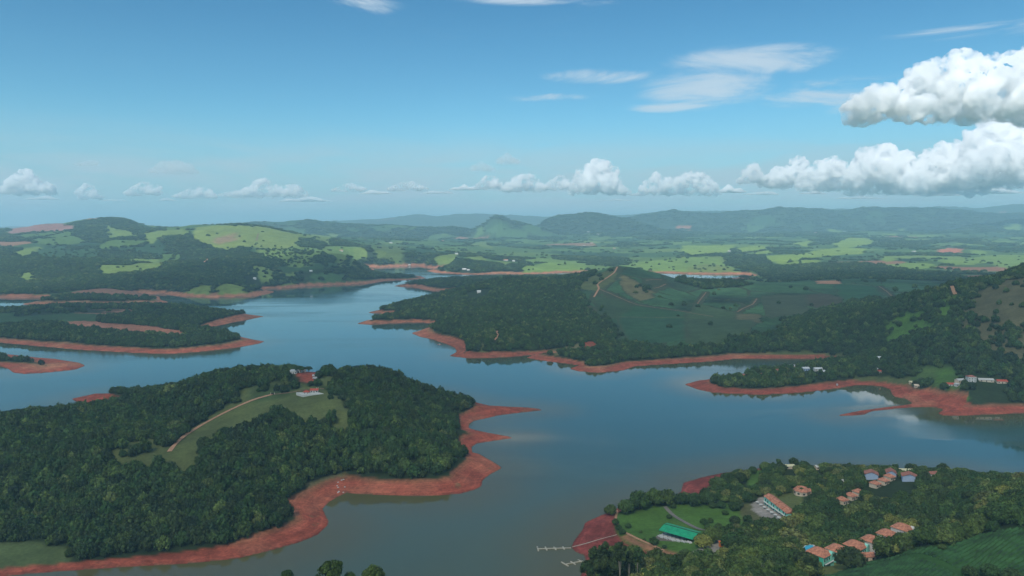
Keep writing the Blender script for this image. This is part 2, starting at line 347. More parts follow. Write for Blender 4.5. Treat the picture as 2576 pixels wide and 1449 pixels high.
# tile by tile, so that only the shore near each tile is looked at
nr_near = int(near.reshape(NR, NC)[:, 0].sum()); ids = np.arange(NR * NC).reshape(NR, NC)
for r0 in range(0, nr_near, 40):
    for c0 in range(0, NC, 40):
        q = ids[r0:min(r0+40, nr_near), c0:c0+40].ravel()
        a, b, c = shore(PG[q]); gd[q] = a; gw[q] = b; gi[q] = c
GZ = ground_raw(PG[:, 0], PG[:, 1], gd)
GZg, GDg, GWg, GIg = (a.reshape(NR, NC) for a in (GZ, gd, gw, gi))
def gidx(x, y):
    fr = (np.log(np.maximum(y, Y0)) - LY[0]) / (LY[1] - LY[0]); fc = (x / y + TMAX) / (2 * TMAX) * (NC - 1)
    fr = np.clip(fr, 0, NR - 1.001); fc = np.clip(fc, 0, NC - 1.001)
    r = fr.astype(int); c = fc.astype(int); return r, c, fr - r, fc - c
def samp(G, x, y):
    x = np.atleast_1d(np.asarray(x, float)); y = np.atleast_1d(np.asarray(y, float))
    r, c, a, b = gidx(x, y)
    return (G[r, c]*(1-b) + G[r, c+1]*b)*(1-a) + (G[r+1, c]*(1-b) + G[r+1, c+1]*b)*a
def H(x, y): return samp(GZg, x, y)
def h1(x, y): return float(H(x, y)[0])
def hit(px, py):
    """where the line of sight through a picture point meets the ground"""
    a, s = ray(px, py); y = np.exp(LY)[60:]; z = CAMZ + s * y
    g = np.maximum(samp(GZg, a * y, y), 0.0); D = z - g; b = np.nonzero(D <= 0)[0]
    if len(b) and b[0] > 0:
        k = b[0]; t = D[k-1] / (D[k-1] - D[k]); yy = y[k-1] + t * (y[k] - y[k-1])
    else: yy = y[int(np.argmin(D / y))]
    return (a * yy, yy)
def hit3(px, py):
    x, y = hit(px, py); return (x, y, max(0.0, h1(x, y)))
#@@PART2
# ------------------------------------------------------------------ what covers the ground: colour (own colour of the soil or plants) and how wooded
C_RED = (0.250, 0.058, 0.034); C_DRED = (0.19, 0.042, 0.034); C_OCH = (0.40, 0.19, 0.10); C_DRY = (0.13, 0.115, 0.05)
C_WOOD = (0.022, 0.036, 0.014); C_GRASS = (0.088, 0.104, 0.034); C_LAWN = (0.065, 0.13, 0.022); C_PAST = (0.135, 0.19, 0.045); C_BRI = (0.155, 0.235, 0.05)
C_MID = (0.07, 0.12, 0.03); C_CROP = (0.022, 0.052, 0.02); C_BRN = (0.100, 0.092, 0.044); C_FIELD = (0.30, 0.15, 0.09); C_PINK = (0.24, 0.12, 0.10); C_PAVE = (0.34, 0.30, 0.25)
X, Y = PG[:, 0], PG[:, 1]
n1 = fbm(X, Y, 60.0, 4, 41); n2 = fbm(X, Y, 260.0, 4, 42); n3 = fbm(X, Y, 1100.0, 4, 43); n4 = fbm(X, Y, 18.0, 3, 44)
colr = np.zeros((len(PG), 3)); dens = np.zeros(len(PG))
def setc(m, c, d):
    m = np.asarray(m, float); colr[:] = colr * (1 - m[:, None]) + np.array(c)[None] * m[:, None]; dens[:] = dens * (1 - m) + d * m
setc(np.ones(len(PG)), C_WOOD, 1.0)
# farmland patchwork
def cells(x, y, s, seed):
    wx = x + fbm(x, y, 500.0, 3, seed + 5) * 160; wy = y + fbm(x, y, 500.0, 3, seed + 6) * 160
    u = wx / s; v = wy / s; bu = np.floor(u); bv = np.floor(v)
    best = np.full(len(x), 9.0); sec = np.full(len(x), 9.0); idn = np.zeros(len(x)); idm = np.zeros(len(x))
    for du in (-1, 0, 1):
        for dv in (-1, 0, 1):
            cu, cv = bu + du, bv + dv; jx = cu + _h(cu, cv, seed); jy = cv + _h(cu, cv, seed + 1)
            d = np.hypot(u - jx, v - jy); m = d < best
            sec = np.where(m, best, np.minimum(sec, d)); best = np.where(m, d, best)
            idn = np.where(m, _h(cu, cv, seed + 2), idn); idm = np.where(m, _h(cu, cv, seed + 3), idm)
    return idn, idm, sec - best
farm = (gi == LN.index('mainland')) | (Y > 2600)
fi = np.nonzero(farm)[0]; xf, yf = X[fi], Y[fi]
idn, idm, edge = cells(xf, yf, 380.0, 90)
left = (1 - smooth(xf / yf, -0.30, -0.12)) * (1 - smooth(yf, 5200, 6500))
wl = n3[fi] * 0.6 + n2[fi] * 0.5
pv = np.clip(idn + 0.16 * left + 0.66 * smooth(yf, 8200, 10200), 0, 0.97)
fc = np.zeros((len(fi), 3)); fd = np.zeros(len(fi))
def cls(m, c, d): fc[m] = np.array(c); fd[m] = d
cls(pv >= 0, C_PAST, 0.0); cls(pv > 0.10, (0.11, 0.17, 0.04), 0.02); cls(pv > 0.22, C_MID, 0.03); cls(pv > 0.45, (0.045, 0.088, 0.028), 0.05); cls(pv > 0.70, C_CROP, 0.08); cls(pv > 0.87, C_WOOD, 0.9)
cls((idm < 0.035) & (pv < 0.8), C_FIELD, 0.0)
m = (wl > 0.30 - 0.46 * smooth(yf, 8000, 10500)) | ((edge < 0.045) & (idm > 0.35)); cls(m, C_WOOD, 0.95)
fc *= (0.8 + 0.35 * idm)[:, None]; fc += (np.array((0.016, 0.026, 0.010))[None] * smooth(yf, 3200, 6000)[:, None])
colr[fi] = fc; dens[fi] = fd
cropm = (gi == LN.index('promontory'))
setc(cropm & (Y < 2700), (0.048, 0.062, 0.028), 0.003)

cropA = (cropm & (Y < 2700)).astype(float)
def area(pts, col, d=0.0, feather=3.0, rag=1.0, only=None, grow=7.0):
    P = np.array([hit(*p) for p in pts])
    if d is not None and d > 0.5: grow = 0.0
    # trees standing on the near side would hide an opening: it reaches a little further towards the viewer
    k = min(grow / abs(CAMZ - 40) , 0.05) if grow else 0.0
    PP = [P] + ([P * (1 - k * 0.5), P * (1 - k)] if k else [])
    lo = np.min([p.min(0) for p in PP], 0) - 60; hi = P.max(0) + 60
    q = np.nonzero((X > lo[0]) & (X < hi[0]) & (Y > lo[1]) & (Y < hi[1]))[0]
    if not len(q): return
    s = sdist(PG[q], P, None, 60.0)[0]
    for p_ in PP[1:]: s = np.maximum(s, sdist(PG[q], p_, None, 60.0)[0])
    yy = float(P[:, 1].mean()); fe = max(feather, yy * 0.002)
    s = s + n4[q] * rag * min(12, 1.5 + yy * 0.002) * 1.2 + n1[q] * rag * min(20, yy * 0.004)
    m = smooth(s, -fe, fe)
    if only is not None: m = m * (gi[q] == LN.index(only))
    if col is not None:
        v = 1 + 0.16 * n2[q] + 0.12 * n1[q]
        colr[q] = colr[q] * (1 - m[:, None]) + (np.array(col)[None] * v[:, None]) * m[:, None]
    if d is not None: dens[q] = dens[q] * (1 - m) + d * m
    cropA[q] *= 1 - m
# -- left hills and their pastures
area([(1170,584),(1195,572),(1225,557),(1252,541),(1285,554),(1320,563),(1370,577),(1390,584)], (0.03, 0.05, 0.025), 0.75, 8)
area([(1360,580),(1372,560),(1400,546),(1485,542),(1560,550),(1600,570),(1700,580)], (0.03, 0.05, 0.025), 0.7, 8)
area([(1560,575),(1600,548),(1690,526),(1770,532),(1880,533),(1860,565),(1720,575)], (0.03, 0.05, 0.025), 0.6, 8)
WOODL = [(0,648),(60,645),(130,655),(250,652),(330,648),(420,655),(330,672),(440,664),(520,655),(620,668),(720,690),(780,705),(670,722),(400,738),(140,738),(0,740),(-200,740),(-200,650)]
area(WOODL, C_WOOD, 1.0, 20)
area([(500,603),(580,622),(652,640),(700,660),(600,650),(430,645),(400,600),(470,590)], C_WOOD, 1.0, 12)
area([(188,572),(270,548),(330,552),(360,572),(420,578),(350,600),(240,610),(180,590)], C_WOOD, 1.0, 12)
area([(20,587),(60,569),(110,563),(150,562),(183,571),(165,577),(120,579),(60,585)], C_PINK, 0.0, 10)
area([(262,566),(279,568),(295,576),(328,583),(348,593),(335,592),(301,593),(270,598),(270,592),(292,581),(268,578)], C_PAST, 0.0, 8)
area([(361,587),(401,580),(470,575),(470,587),(428,586),(406,592),(381,602),(365,600)], C_PAST, 0.0, 8)
area([(488,592),(506,602),(532,609),(579,622),(606,614),(625,612),(643,618),(652,629),(680,640),(725,640),(760,625),(754,616),(747,607),(768,600),(790,598),(760,592),(734,587),(699,578),(670,572),(634,569),(588,567),(552,567),(515,569),(488,573)], (0.17,0.22,0.05), 0.05, 10)
area([(535,600),(560,595),(600,585),(585,600),(550,606)], (0.24,0.17,0.09), 0.02, 25)
area([(652,625),(700,630),(750,615),(830,625),(832,635),(790,645),(775,660),(730,660),(700,655),(680,645),(655,640)], (0.12,0.18,0.04), 0.3, 12, 2.5)
area([(740,585),(830,587),(850,592),(825,612),(815,605),(780,598),(760,593)], C_PAST, 0.03, 10)
area([(745,612),(760,600),(790,601),(818,612),(812,625),(760,622)], C_WOOD, 1.0, 8)
area([(33,638),(60,623),(97,621),(110,625),(85,633),(60,643)], C_PAST, 0.0, 8)
area([(95,626),(150,622),(230,628),(250,640),(160,650),(90,642)], (0.035,0.075,0.025), 0.1, 12)
area([(250,665),(328,666),(441,656),(401,667),(361,675),(301,676),(286,679),(250,678)], C_PAST, 0.02, 6)
area([(319,651),(360,650),(414,653),(374,661),(321,661)], C_PAST, 0.05, 6)
area([(51,687),(84,686),(82,697),(53,697)], C_PAST, 0.05, 6)
area([(400,740),(410,705),(450,695),(700,692),(800,700),(760,718),(700,727),(668,736),(600,744),(480,744)], C_WOOD, 1.0, 8)
area([(700,706),(690,690),(760,684),(860,676),(940,676),(1060,690),(1060,695),(950,703),(860,712),(770,718)], C_WOOD, 0.9, 8)
area([(457,736),(483,723),(520,715),(540,716),(527,731),(500,737)], (0.13,0.18,0.04), 0.0, 6)
area([(535,734),(553,716),(587,715),(610,721),(632,734),(567,737)], (0.13,0.18,0.04), 0.0, 6)
area([(630,670),(650,668),(668,672),(690,685),(660,687)], C_PAST, 0.05, 6)
area([(715,688),(745,684),(740,695),(700,696)], C_PAST, 0.2, 6)
area([(770,700),(795,689),(830,686),(860,690),(883,701),(859,705)], (0.05,0.10,0.03), 0.0, 6)
area([(855,655),(900,650),(915,660),(880,668),(850,664)], C_PAST, 0.1, 8)
area([(400,655),(460,652),(455,640),(410,640)], C_MID, 0.1, 8)
# -- plain beyond the water, middle
MIDP = [((1089,650),(1152,639),(1145,647),(1094,652)), ((1174,650),(1209,643),(1225,651)), ((1179,615),(1219,608),(1240,621),(1193,617)), ((949,611),(1009,605),(1005,612)),
         ((915,657),(955,646),(930,658)), ((1252,655),(1285,660),(1265,671))]
area([(942,616),(1019,618),(1012,643),(945,636)], (0.09,0.13,0.035), 0.08, 15)
for p in MIDP: area(p, C_PAST, 0.02, 8)
area([(1135,600),(1159,596),(1232,592),(1219,600)], C_FIELD, 0.0, 10)
area([(1309,678),(1328,668),(1399,658),(1479,663),(1475,673),(1409,677),(1359,682)], C_BRI, 0.02, 6)
area([(1542,671),(1592,661),(1660,654),(1774,647),(1800,650),(1817,657),(1854,680),(1717,683),(1669,684),(1609,672)], C_BRI, 0.03, 6)
area([(1730,672),(1800,664),(1850,678),(1730,682)], (0.15,0.19,0.05), 0.05, 6)
area([(1119,672),(1135,662),(1200,656),(1262,664),(1265,681),(1200,684),(1130,682)], C_WOOD, 1.0, 8)
area([(900,650),(940,648),(1090,660),(1092,669),(930,668),(860,675)], C_WOOD, 0.9, 8)
# -- right plain
for p in ([(1717,618),(1850,616),(1824,633),(1737,640),(1717,630)], [(1850,626),(1930,618),(1924,624),(1867,634)], [(1877,636),(1947,628),(1937,634)],
          [(1917,644),(2000,640),(2084,626),(2117,621),(2177,626),(2171,634),(2101,639),(2017,648),(1957,658)], [(1957,664),(2034,653),(2067,656),(2051,664),(1984,667)],
          [(1997,613),(2037,605),(2031,616)], [(2094,611),(2134,598),(2194,600),(2197,611),(2117,621)]):
    area(p, (0.19,0.27,0.045), 0.03, 6)
for p in ([(2217,650),(2231,647),(2257,653),(2231,657)], [(2224,666),(2284,661),(2334,661),(2354,668),(2301,676),(2251,669)],
          [(2344,654),(2451,648),(2511,641),(2650,643),(2650,665),(2534,671),(2484,659),(2444,662),(2384,659)], [(2404,611),(2467,606),(2471,616)], [(2434,628),(2484,633),(2451,637)],
          [(2081,575),(2151,583),(2111,584)], [(2217,586),(2261,588),(2240,590)], [(2254,578),(2281,575),(2267,581)], [(2520,560),(2576,566),(2540,572)]):
    area(p, C_BRI, 0.02, 6)
area([(2357,629),(2384,624),(2421,626),(2414,632)], (0.45,0.15,0.09), 0.0, 6)
area([(1700,571),(1740,568),(1738,573),(1705,574)], (0.40,0.15,0.09), 0.0, 6)
area([(2411,694),(2487,691),(2467,701)], C_FIELD, 0.0, 6)
area([(2167,596),(2217,603),(2284,606),(2451,600),(2517,620),(2401,607),(2291,619),(2237,616)], C_WOOD, 1.0, 10)  # cloud shadow on the far plain, painted in as dark wood with trees
area([(1820,646),(1917,641),(1957,670),(1900,682),(1857,676)], C_WOOD, 0.9, 8)
area([(1900,682),(1957,670),(2050,664),(2184,663),(2300,680),(2400,690),(2400,706),(1950,709)], C_WOOD, 1.0, 8)
area([(2051,707),(2114,705),(2110,710),(2055,711)], C_OCH, 0.0, 6)
# -- promontory: plantation is the base, woods and clearings on it
area([(1032,712),(1092,700),(1145,694),(1252,689),(1350,692),(1450,688),(1500,678),(1495,688),(1470,712),(1440,735),(1475,760),(1478,790),(1530,800),(1535,830),(1550,862),(1700,880),(1800,868),(1850,850),(1960,842),(1965,810),(2000,800),(2100,772),(2200,752),(2300,742),(2390,722),(2484,702),(2540,682),(2640,650),
      (2640,700),(2700,830),(2700,1010),(2400,1040),(2150,1000),(1900,1060),(1500,1000),(1100,930),(860,860),(860,780),(900,700)], C_WOOD, 1.0, 5, 2.0, 'promontory')
area([(1750,705),(1850,712),(1900,716),(1850,722),(1770,726),(1700,708)], C_WOOD, 0.8, 6)
area([(1455,716),(1475,702),(1500,690),(1545,677),(1552,688),(1532,702),(1500,718)], C_GRASS, 0.05, 4)
area([(1559,690),(1599,710),(1645,736),(1609,743),(1569,716)], C_DRY, 0.05, 4)
area([(1480,770),(1510,780),(1530,800),(1500,800)], C_BRN, 0.1, 10)
area([(1851,790),(1904,790),(1914,801),(1857,800)], C_BRN, 0.0, 5)
for pl_, cc_ in (([(1500,745),(1560,755),(1600,775),(1560,792),(1500,775)], (0.045,0.075,0.03)), ([(1600,770),(1720,785),(1720,797),(1560,796)], (0.035,0.085,0.03)), ([(1760,766),(1850,786),(1840,800),(1730,790)], (0.05,0.08,0.03)),
                 ([(1560,800),(1720,802),(1720,840),(1590,850)], (0.03,0.07,0.03)), ([(1730,803),(1900,805),(1860,850),(1740,845)], (0.045,0.072,0.03)), ([(1920,745),(2030,742),(2030,780),(1930,790)], (0.05,0.065,0.032)), ([(2100,716),(2200,720),(2220,745),(2120,745)], (0.03,0.08,0.03))):
    area(pl_, cc_, None, 6)
area([(2030,742),(2080,740),(2120,750),(2060,765),(2030,760)], (0.06,0.055,0.03), 0.0, 10)
area([(2211,836),(2267,796),(2317,780),(2327,786),(2290,813),(2251,836)], C_LAWN, 0.12, 4, 1.6)
area([(2311,824),(2347,818),(2343,836),(2317,838)], C_LAWN, 0.1, 4)
area([(2351,762),(2404,743),(2410,752),(2397,762),(2367,772)], C_LAWN, 0.2, 4)
area([(2417,790),(2428,750),(2450,735),(2484,718),(2540,698),(2600,672),(2800,640),(2800,850),(2560,840),(2500,815),(2440,805)], C_BRN, 0.07, 14, 3.0)
area([(2440,800),(2520,810),(2620,835),(2620,880),(2520,860),(2450,830)], C_BRN, 0.35, 10, 2)
area([(1376,881),(1440,867),(1500,861),(1512,868),(1400,886)], C_DRY, 0.1, 3)
area([(1472,861),(1500,859),(1502,866),(1475,868)], C_RED, 0.0, 3)
area([(1290,890),(1376,876),(1384,886),(1300,896)], C_DRY, 0.0, 3, 1, 'promontory')
area([(1717,902),(1900,887),(1990,882),(2060,882),(2140,890),(2135,899),(1996,898),(1857,898),(1717,908)], C_GRASS, 0.02, 3)
area([(1840,907),(2100,903),(2160,899),(2250,925),(2250,938),(2160,945),(2090,948),(2040,955),(1960,965),(1880,968),(1805,966),(1797,955),(1800,940)], C_WOOD, 1.0, 3, 1, 'promontory')
area([(2255,938),(2288,927),(2347,920),(2393,918),(2405,932),(2438,938),(2397,950),(2350,950),(2300,945)], (0.06,0.10,0.025), 0.15, 4)
area([(2350,938),(2385,922),(2405,934),(2395,948),(2355,946)], C_LAWN, 0.0, 4)
area([(2147,946),(2200,944),(2290,948),(2283,962),(2213,966),(2150,963)], C_GRASS, 0.02, 3)
area([(2245,985),(2258,975),(2300,982),(2380,988),(2410,1000),(2415,1010),(2360,1012),(2260,1000)], C_RED, 0.0, 3)
area([(2363,1003),(2413,997),(2437,998),(2430,1008)], C_LAWN, 0.0, 3)
area([(2300,1016),(2400,1011),(2450,1018),(2450,1038),(2400,1043),(2300,1022)], C_RED, 0.0, 3, 1, None, 0.0)
area([(1205,866),(1215,858),(1222,872),(1210,880)], C_GRASS, 0.1, 3)
# -- low island
area([(93,786),(140,778),(180,776),(300,775),(358,779),(287,786),(253,789),(167,786)], C_FIELD, 0.0, 3)
area([(-200,787),(0,786),(93,785),(170,787),(253,790),(250,798),(243,803),(150,808),(0,811),(-200,812)], (0.045,0.085,0.03), 0.0, 4)
area([(160,810),(217,807),(283,813),(383,821),(467,833),(455,837),(360,832),(300,829),(257,824),(180,820)], (0.34,0.14,0.08), 0.0, 3)
area([(600,850),(633,852),(655,858),(600,862)], C_DRY, 0.0, 3, 1, 'island')
area([(60,781),(160,773),(400,774),(430,781),(300,778),(180,779),(93,787),(40,791)], C_WOOD, 0.12, 3, 1, 'island')
# -- wooded headland
area([(450,1115),(478,1079),(517,1051),(569,1023),(605,1007),(609,979),(657,967),(697,960),(756,965),(816,977),(840,991),(859,1011),(872,1030),(882,1045),(870,1056),(850,1050),(835,1040),(796,1033),(756,1039),(740,1030),(690,1018),(657,1034),(657,1056),(617,1064),(577,1077),(520,1098),(484,1118),(464,1136),(440,1136)], C_GRASS, 0.01, 3, 0.8)
area([(630,975),(700,962),(740,962),(735,975),(680,985),(640,990)], (0.05,0.075,0.025), 0.12, 8)
area([(262,1145),(300,1126),(330,1110),(385,1103),(410,1122),(450,1120),(505,1128),(512,1152),(440,1154),(358,1154),(300,1160)], C_GRASS, 0.14, 3)
area([(450,1127),(494,1131),(501,1147),(480,1152),(450,1150)], C_GRASS, 0.05, 3)
area([(736,934),(756,929),(812,930),(812,937),(780,945),(750,942)], C_RED, 0.0, 3)
area([(840,933),(870,938),(862,944),(845,941)], C_RED, 0.0, 3)
area([(800,945),(830,940),(850,950),(820,955)], C_GRASS, 0.1, 3)
area([(-200,1360),(0,1362),(60,1363),(120,1366),(170,1376),(190,1386),(165,1402),(150,1416),(90,1427),(20,1434),(-200,1445)], (0.075,0.10,0.035), 0.0, 3, 1, 'headland')
area([(768,1216),(800,1205),(830,1198),(868,1188),(882,1200),(874,1215),(870,1228),(845,1240),(800,1238),(775,1235)], (0.13,0.11,0.05), 0.0, 3)
# -- resort headland
area([(1530,1290),(1542,1300),(1553,1335),(1573,1350),(1600,1368),(1663,1390),(1715,1407),(1685,1422),(1640,1426),(1590,1410),(1540,1416),(1460,1430),(1400,1390),(1430,1320),(1480,1295)], C_DRED, 0.0, 2, 1, 'resort', 0.0)
area([(1554,1291),(1613,1286),(1623,1268),(1646,1273),(1671,1274),(1690,1264),(1780,1265),(1833,1266),(1838,1282),(1871,1287),(1926,1286),(1922,1311),(1871,1326),(1813,1332),(1796,1348),(1788,1366),(1745,1392),(1713,1386),(1671,1378),(1636,1364),(1603,1354),(1571,1341),(1551,1324),(1546,1304)], C_LAWN, 0.0, 2, 0.5)
area([(1863,1268),(1896,1266),(1930,1286),(1922,1305),(1888,1301),(1866,1289)], (0.085,0.085,0.035), 0.0, 2)
area([(1558,1350),(1580,1344),(1603,1359),(1638,1374),(1706,1392),(1712,1406),(1663,1393),(1596,1370)], (0.27, 0.13, 0.07), 0.0, 2, 1, None, 0.0)
area([(1719,1234),(1717,1210),(1760,1200),(1815,1188),(1806,1210),(1790,1224),(1750,1234)], C_DRED, 0.0, 2)
area([(1884,1178),(1925,1174),(1914,1196),(1899,1209),(1882,1206)], C_LAWN, 0.0, 2, 0.5, None, 12.0)
area([(1950,1250),(1995,1229),(2017,1245),(2012,1262),(1984,1271),(1962,1262)], C_GRASS, 0.0, 2)
area([(1888,1259),(1919,1250),(1968,1290),(1960,1297),(1921,1286)], (0.26,0.23,0.2), 0.0, 1, 0.4)
area([(2010,1402),(2062,1382),(2085,1395),(2060,1412),(2024,1410)], C_GRASS, 0.0, 1)
area([(2048,1416),(2100,1405),(2140,1408),(2136,1430),(2116,1436),(2060,1432)], (0.12,0.13,0.035), 0.0, 1)
area([(1803,1336),(1815,1340),(1824,1361),(1824,1378),(1806,1392),(1786,1389),(1742,1396),(1738,1390),(1758,1378),(1790,1366),(1808,1364)], C_PAVE, 0.0, 1, 0.4, None, 14.0)
CROP2 = cropA.copy(); cropA[:] = 0
area([(1950,1490),(2100,1442),(2200,1408),(2330,1377),(2450,1347),(2576,1326),(2800,1290),(2800,1600),(1950,1600)], (0.03, 0.075, 0.018), 0.0, 3, 0.8)
q_ = np.nonzero((Y < 520) & (Y > 250) & (X > 90) & (gi == LN.index('resort')))[0]
Pq = np.array([hit(*p) for p in [(1950,1490),(2100,1442),(2200,1408),(2330,1377),(2450,1347),(2576,1326),(2800,1290),(2800,1600),(1950,1600)]])
cropA[:] = CROP2; cropA[q_] = np.maximum(cropA[q_], (sdist(PG[q_], Pq, None, 60.0)[0] > 1.0).astype(float))
# bare bands left by the low water
bw = gw * (1 + 0.25 * n1)
band = (1 - smooth(gd, bw * 0.92, bw * 1.05)) * (Y < 7000)
redness = smooth(Y, 1000, 2300)
rb = np.array(C_RED)[None] * (1 - redness[:, None]) + (0.6 * np.array(C_OCH) + 0.4 * np.array(C_RED))[None] * redness[:, None]
rs = np.where(gi == LN.index('resort'), 1.0, 0.0)[:, None]; rb = rb * (1 - rs) + np.array(C_DRED)[None] * rs
lay = np.sin(gd / 2.2 + n1 * 3) * 0.10
rb = rb * (1 + lay + 0.30 * n2 + 0.2 * n4)[:, None]
edgeg = smooth(gd / np.maximum(bw, 1), 0.62, 0.95) * smooth(n2 + 0.4 * n1, -0.25, 0.45)
gk = np.array((0.16, 0.135, 0.06))[None]
ew = (0.35 + 0.4 * smooth(Y, 800, 1200))[:, None]; rb = rb * (1 - ew * edgeg[:, None]) + gk * ew * edgeg[:, None]
pale = smooth(n1 + 0.5 * n2, 0.35, 0.7)[:, None] * (0.2 + 0.3 * smooth(Y, 800, 1300))[:, None]; rb = rb * (1 - pale) + np.array(C_OCH)[None] * pale
wet = (1 - smooth(gd, 0.0, 2.0 + Y * 0.0004))[:, None] * 0.35; rb = rb * (1 - wet)
band = band * np.where((gi == LN.index('resort')) & (Y < 430), 0, 1)
colr = colr * (1 - band[:, None]) + rb * band[:, None]; dens = dens * (1 - smooth(band, 0.2, 0.6))
under = gd < 0; colr[under] = (0.10, 0.07, 0.04); dens[under] = 0
colr *= (1 + 0.10 * n4 + 0.10 * n1)[:, None]
# keep the air clear of trees around buildings; filled in by the builders before the woods are planted
CLEAR = []
DENSg = dens.reshape(NR, NC); CROPg = (cropA * (1 - band) * (dens < 0.3)).reshape(NR, NC)

def mat(name, col=(0.5,)*3, rough=0.8, spec=0.3, var=0.0, scale=0.5, metal=0.0):
    m = bpy.data.materials.new(name); m.use_nodes = True; m.node_tree.nodes.clear(); t = NT(m.node_tree)
    c = (*col, 1)
    if var:
        tcn = t.n('ShaderNodeTexCoord').outputs['Object']; nz = t.noise(tcn, scale, 5, 0.6)
        c = t.mix(t.ramp(nz, 0.3, 0.7), tuple(v * (1 - var) for v in col), tuple(min(1, v * (1 + var)) for v in col))
    b = t.n('ShaderNodeBsdfPrincipled', {'Base Color': c, 'Roughness': rough, 'Specular IOR Level': spec, 'Metallic': metal})
    t.n('ShaderNodeOutputMaterial', {'Surface': b.outputs[0]}); return m
# ground sheet
me = bpy.data.meshes.new('terrain')
fa = ids[:-1, :-1].ravel(); quads = np.stack([fa, fa + 1, fa + NC + 1, fa + NC], -1).astype(np.int32)
deep = (GZ[quads] < -9).all(1); quads = quads[~deep]
me.vertices.add(len(PG)); me.vertices.foreach_set('co', np.stack([X, Y, GZ], -1).astype(np.float32).ravel())
me.loops.add(len(quads) * 4); me.loops.foreach_set('vertex_index', quads.ravel())
me.polygons.add(len(quads)); me.polygons.foreach_set('loop_start', np.arange(0, len(quads) * 4, 4, dtype=np.int32))

me.update(calc_edges=True); me.shade_smooth()
at = me.color_attributes.new('cover', 'FLOAT_COLOR', 'POINT')
at.data.foreach_set('color', np.concatenate([np.clip(colr, 0, 1), np.clip(dens, 0, 1)[:, None]], 1).astype(np.float32).ravel())
m = bpy.data.materials.new('ground'); m.use_nodes = True; m.node_tree.nodes.clear(); t = NT(m.node_tree)
av = t.n('ShaderNodeAttribute', attribute_name='cover').outputs['Color']
ps = t.n('ShaderNodeNewGeometry').outputs['Position']
g1 = t.noise(ps, 0.35, 6, 0.65); g2 = t.noise(ps, 0.05, 5, 0.6)
k = t.m('MULTIPLY', t.ramp(g1, 0.25, 0.75, 0.78, 1.22), t.ramp(g2, 0.3, 0.7, 0.84, 1.16))
sc_ = t.n('ShaderNodeSeparateColor', {0: av}).outputs
bare = t.ramp(t.m('DIVIDE', sc_[0], t.m('ADD', sc_[1], 0.001)), 1.7, 2.6)
zs = t.m('ADD', t.m('MULTIPLY', t.n('ShaderNodeSeparateXYZ', {0: ps}).outputs[2], 1.1), t.m('MULTIPLY', g2, 2.2))
st_ = t.noise(t.n('ShaderNodeCombineXYZ', {0: 0.0, 1: 0.0, 2: zs}).outputs[0], 1.7, 4, 0.7)
rill = t.noise(ps, 0.11, 6, 0.75, 1.0)
ks = t.m('MULTIPLY', t.ramp(st_, 0.3, 0.7, 0.74, 1.3), t.ramp(rill, 0.3, 0.7, 0.72, 1.28))
ks = t.m('ADD', 1.0, t.m('MULTIPLY', bare, t.m('SUBTRACT', ks, 1.0)))
k = t.m('MULTIPLY', k, ks)
weed = t.m('MULTIPLY', bare, t.ramp(t.noise(ps, 0.045, 7, 0.75), 0.60, 0.68, 0.0, 0.55))
av = t.mix(weed, av, (0.12, 0.115, 0.05))
cc = t.vm('MULTIPLY', av, t.n('ShaderNodeCombineXYZ', {0: k, 1: k, 2: k}).outputs[0])
bp = t.n('ShaderNodeBump', {'Height': g1, 'Strength': 0.35, 'Distance': 0.6}).outputs[0]
b = t.n('ShaderNodeBsdfPrincipled', {'Base Color': cc, 'Roughness': 0.95, 'Specular IOR Level': 0.1, 'Normal': bp})
t.n('ShaderNodeOutputMaterial', {'Surface': b.outputs[0]})
terr = link('terrain', me, m); tag(terr, 'rolling hills, bare red lake banks, pastures and farmland reaching the horizon', None, None, 'structure')
# lake
wm = bpy.data.materials.new('lake_water'); wm.use_nodes = True; wm.node_tree.nodes.clear(); t = NT(wm.node_tree)
ps = t.n('ShaderNodeNewGeometry').outputs['Position']
wv = t.n('ShaderNodeMapping', {'Vector': ps, 'Rotation': (0, 0, R(20)), 'Scale': (1, 2.6, 1)}).outputs[0]
rip = t.noise(wv, 0.45, 4, 0.6)
wind = t.noise(t.n('ShaderNodeMapping', {'Vector': ps, 'Rotation': (0, 0, R(-12)), 'Scale': (0.0012, 0.006, 1)}).outputs[0], 1.0, 5, 0.6, 0.6)
wk = t.ramp(wind, 0.42, 0.62)
mud = t.noise(t.n('ShaderNodeMapping', {'Vector': ps, 'Scale': (0.0021, 0.0021, 1)}).outputs[0], 1.0, 3, 0.5)
sxy = t.n('ShaderNodeSeparateXYZ', {0: ps}).outputs
nearm = t.m('MULTIPLY', t.ramp(t.m('ADD', sxy[1], t.m('MULTIPLY', sxy[0], 0.25)), 1000.0, 480.0), t.ramp(mud, 0.25, 0.65, 0.5, 1.0))
wcol = t.mix(nearm, (0.034, 0.088, 0.084), (0.088, 0.098, 0.052))
off = t.n('ShaderNodeAttribute', attribute_name='offshore').outputs['Fac']
silt = t.m('MULTIPLY', t.ramp(t.m('ADD', off, t.m('MULTIPLY', mud, 30.0)), 95.0, 14.0), t.ramp(sxy[1], 2600.0, 600.0, 0.25, 1.0))
wcol = t.mix(silt, wcol, (0.098, 0.086, 0.034))
bmp = t.n('ShaderNodeBump', {'Height': rip, 'Strength': t.ramp(wk, 0.0, 1.0, 0.02, 0.14), 'Distance': 0.25}).outputs[0]
b = t.n('ShaderNodeBsdfPrincipled', {'Base Color': wcol, 'Roughness': t.ramp(wk, 0, 1, 0.015, 0.15), 'IOR': 1.333, 'Specular IOR Level': 0.9, 'Normal': bmp})
t.n('ShaderNodeOutputMaterial', {'Surface': b.outputs[0]})
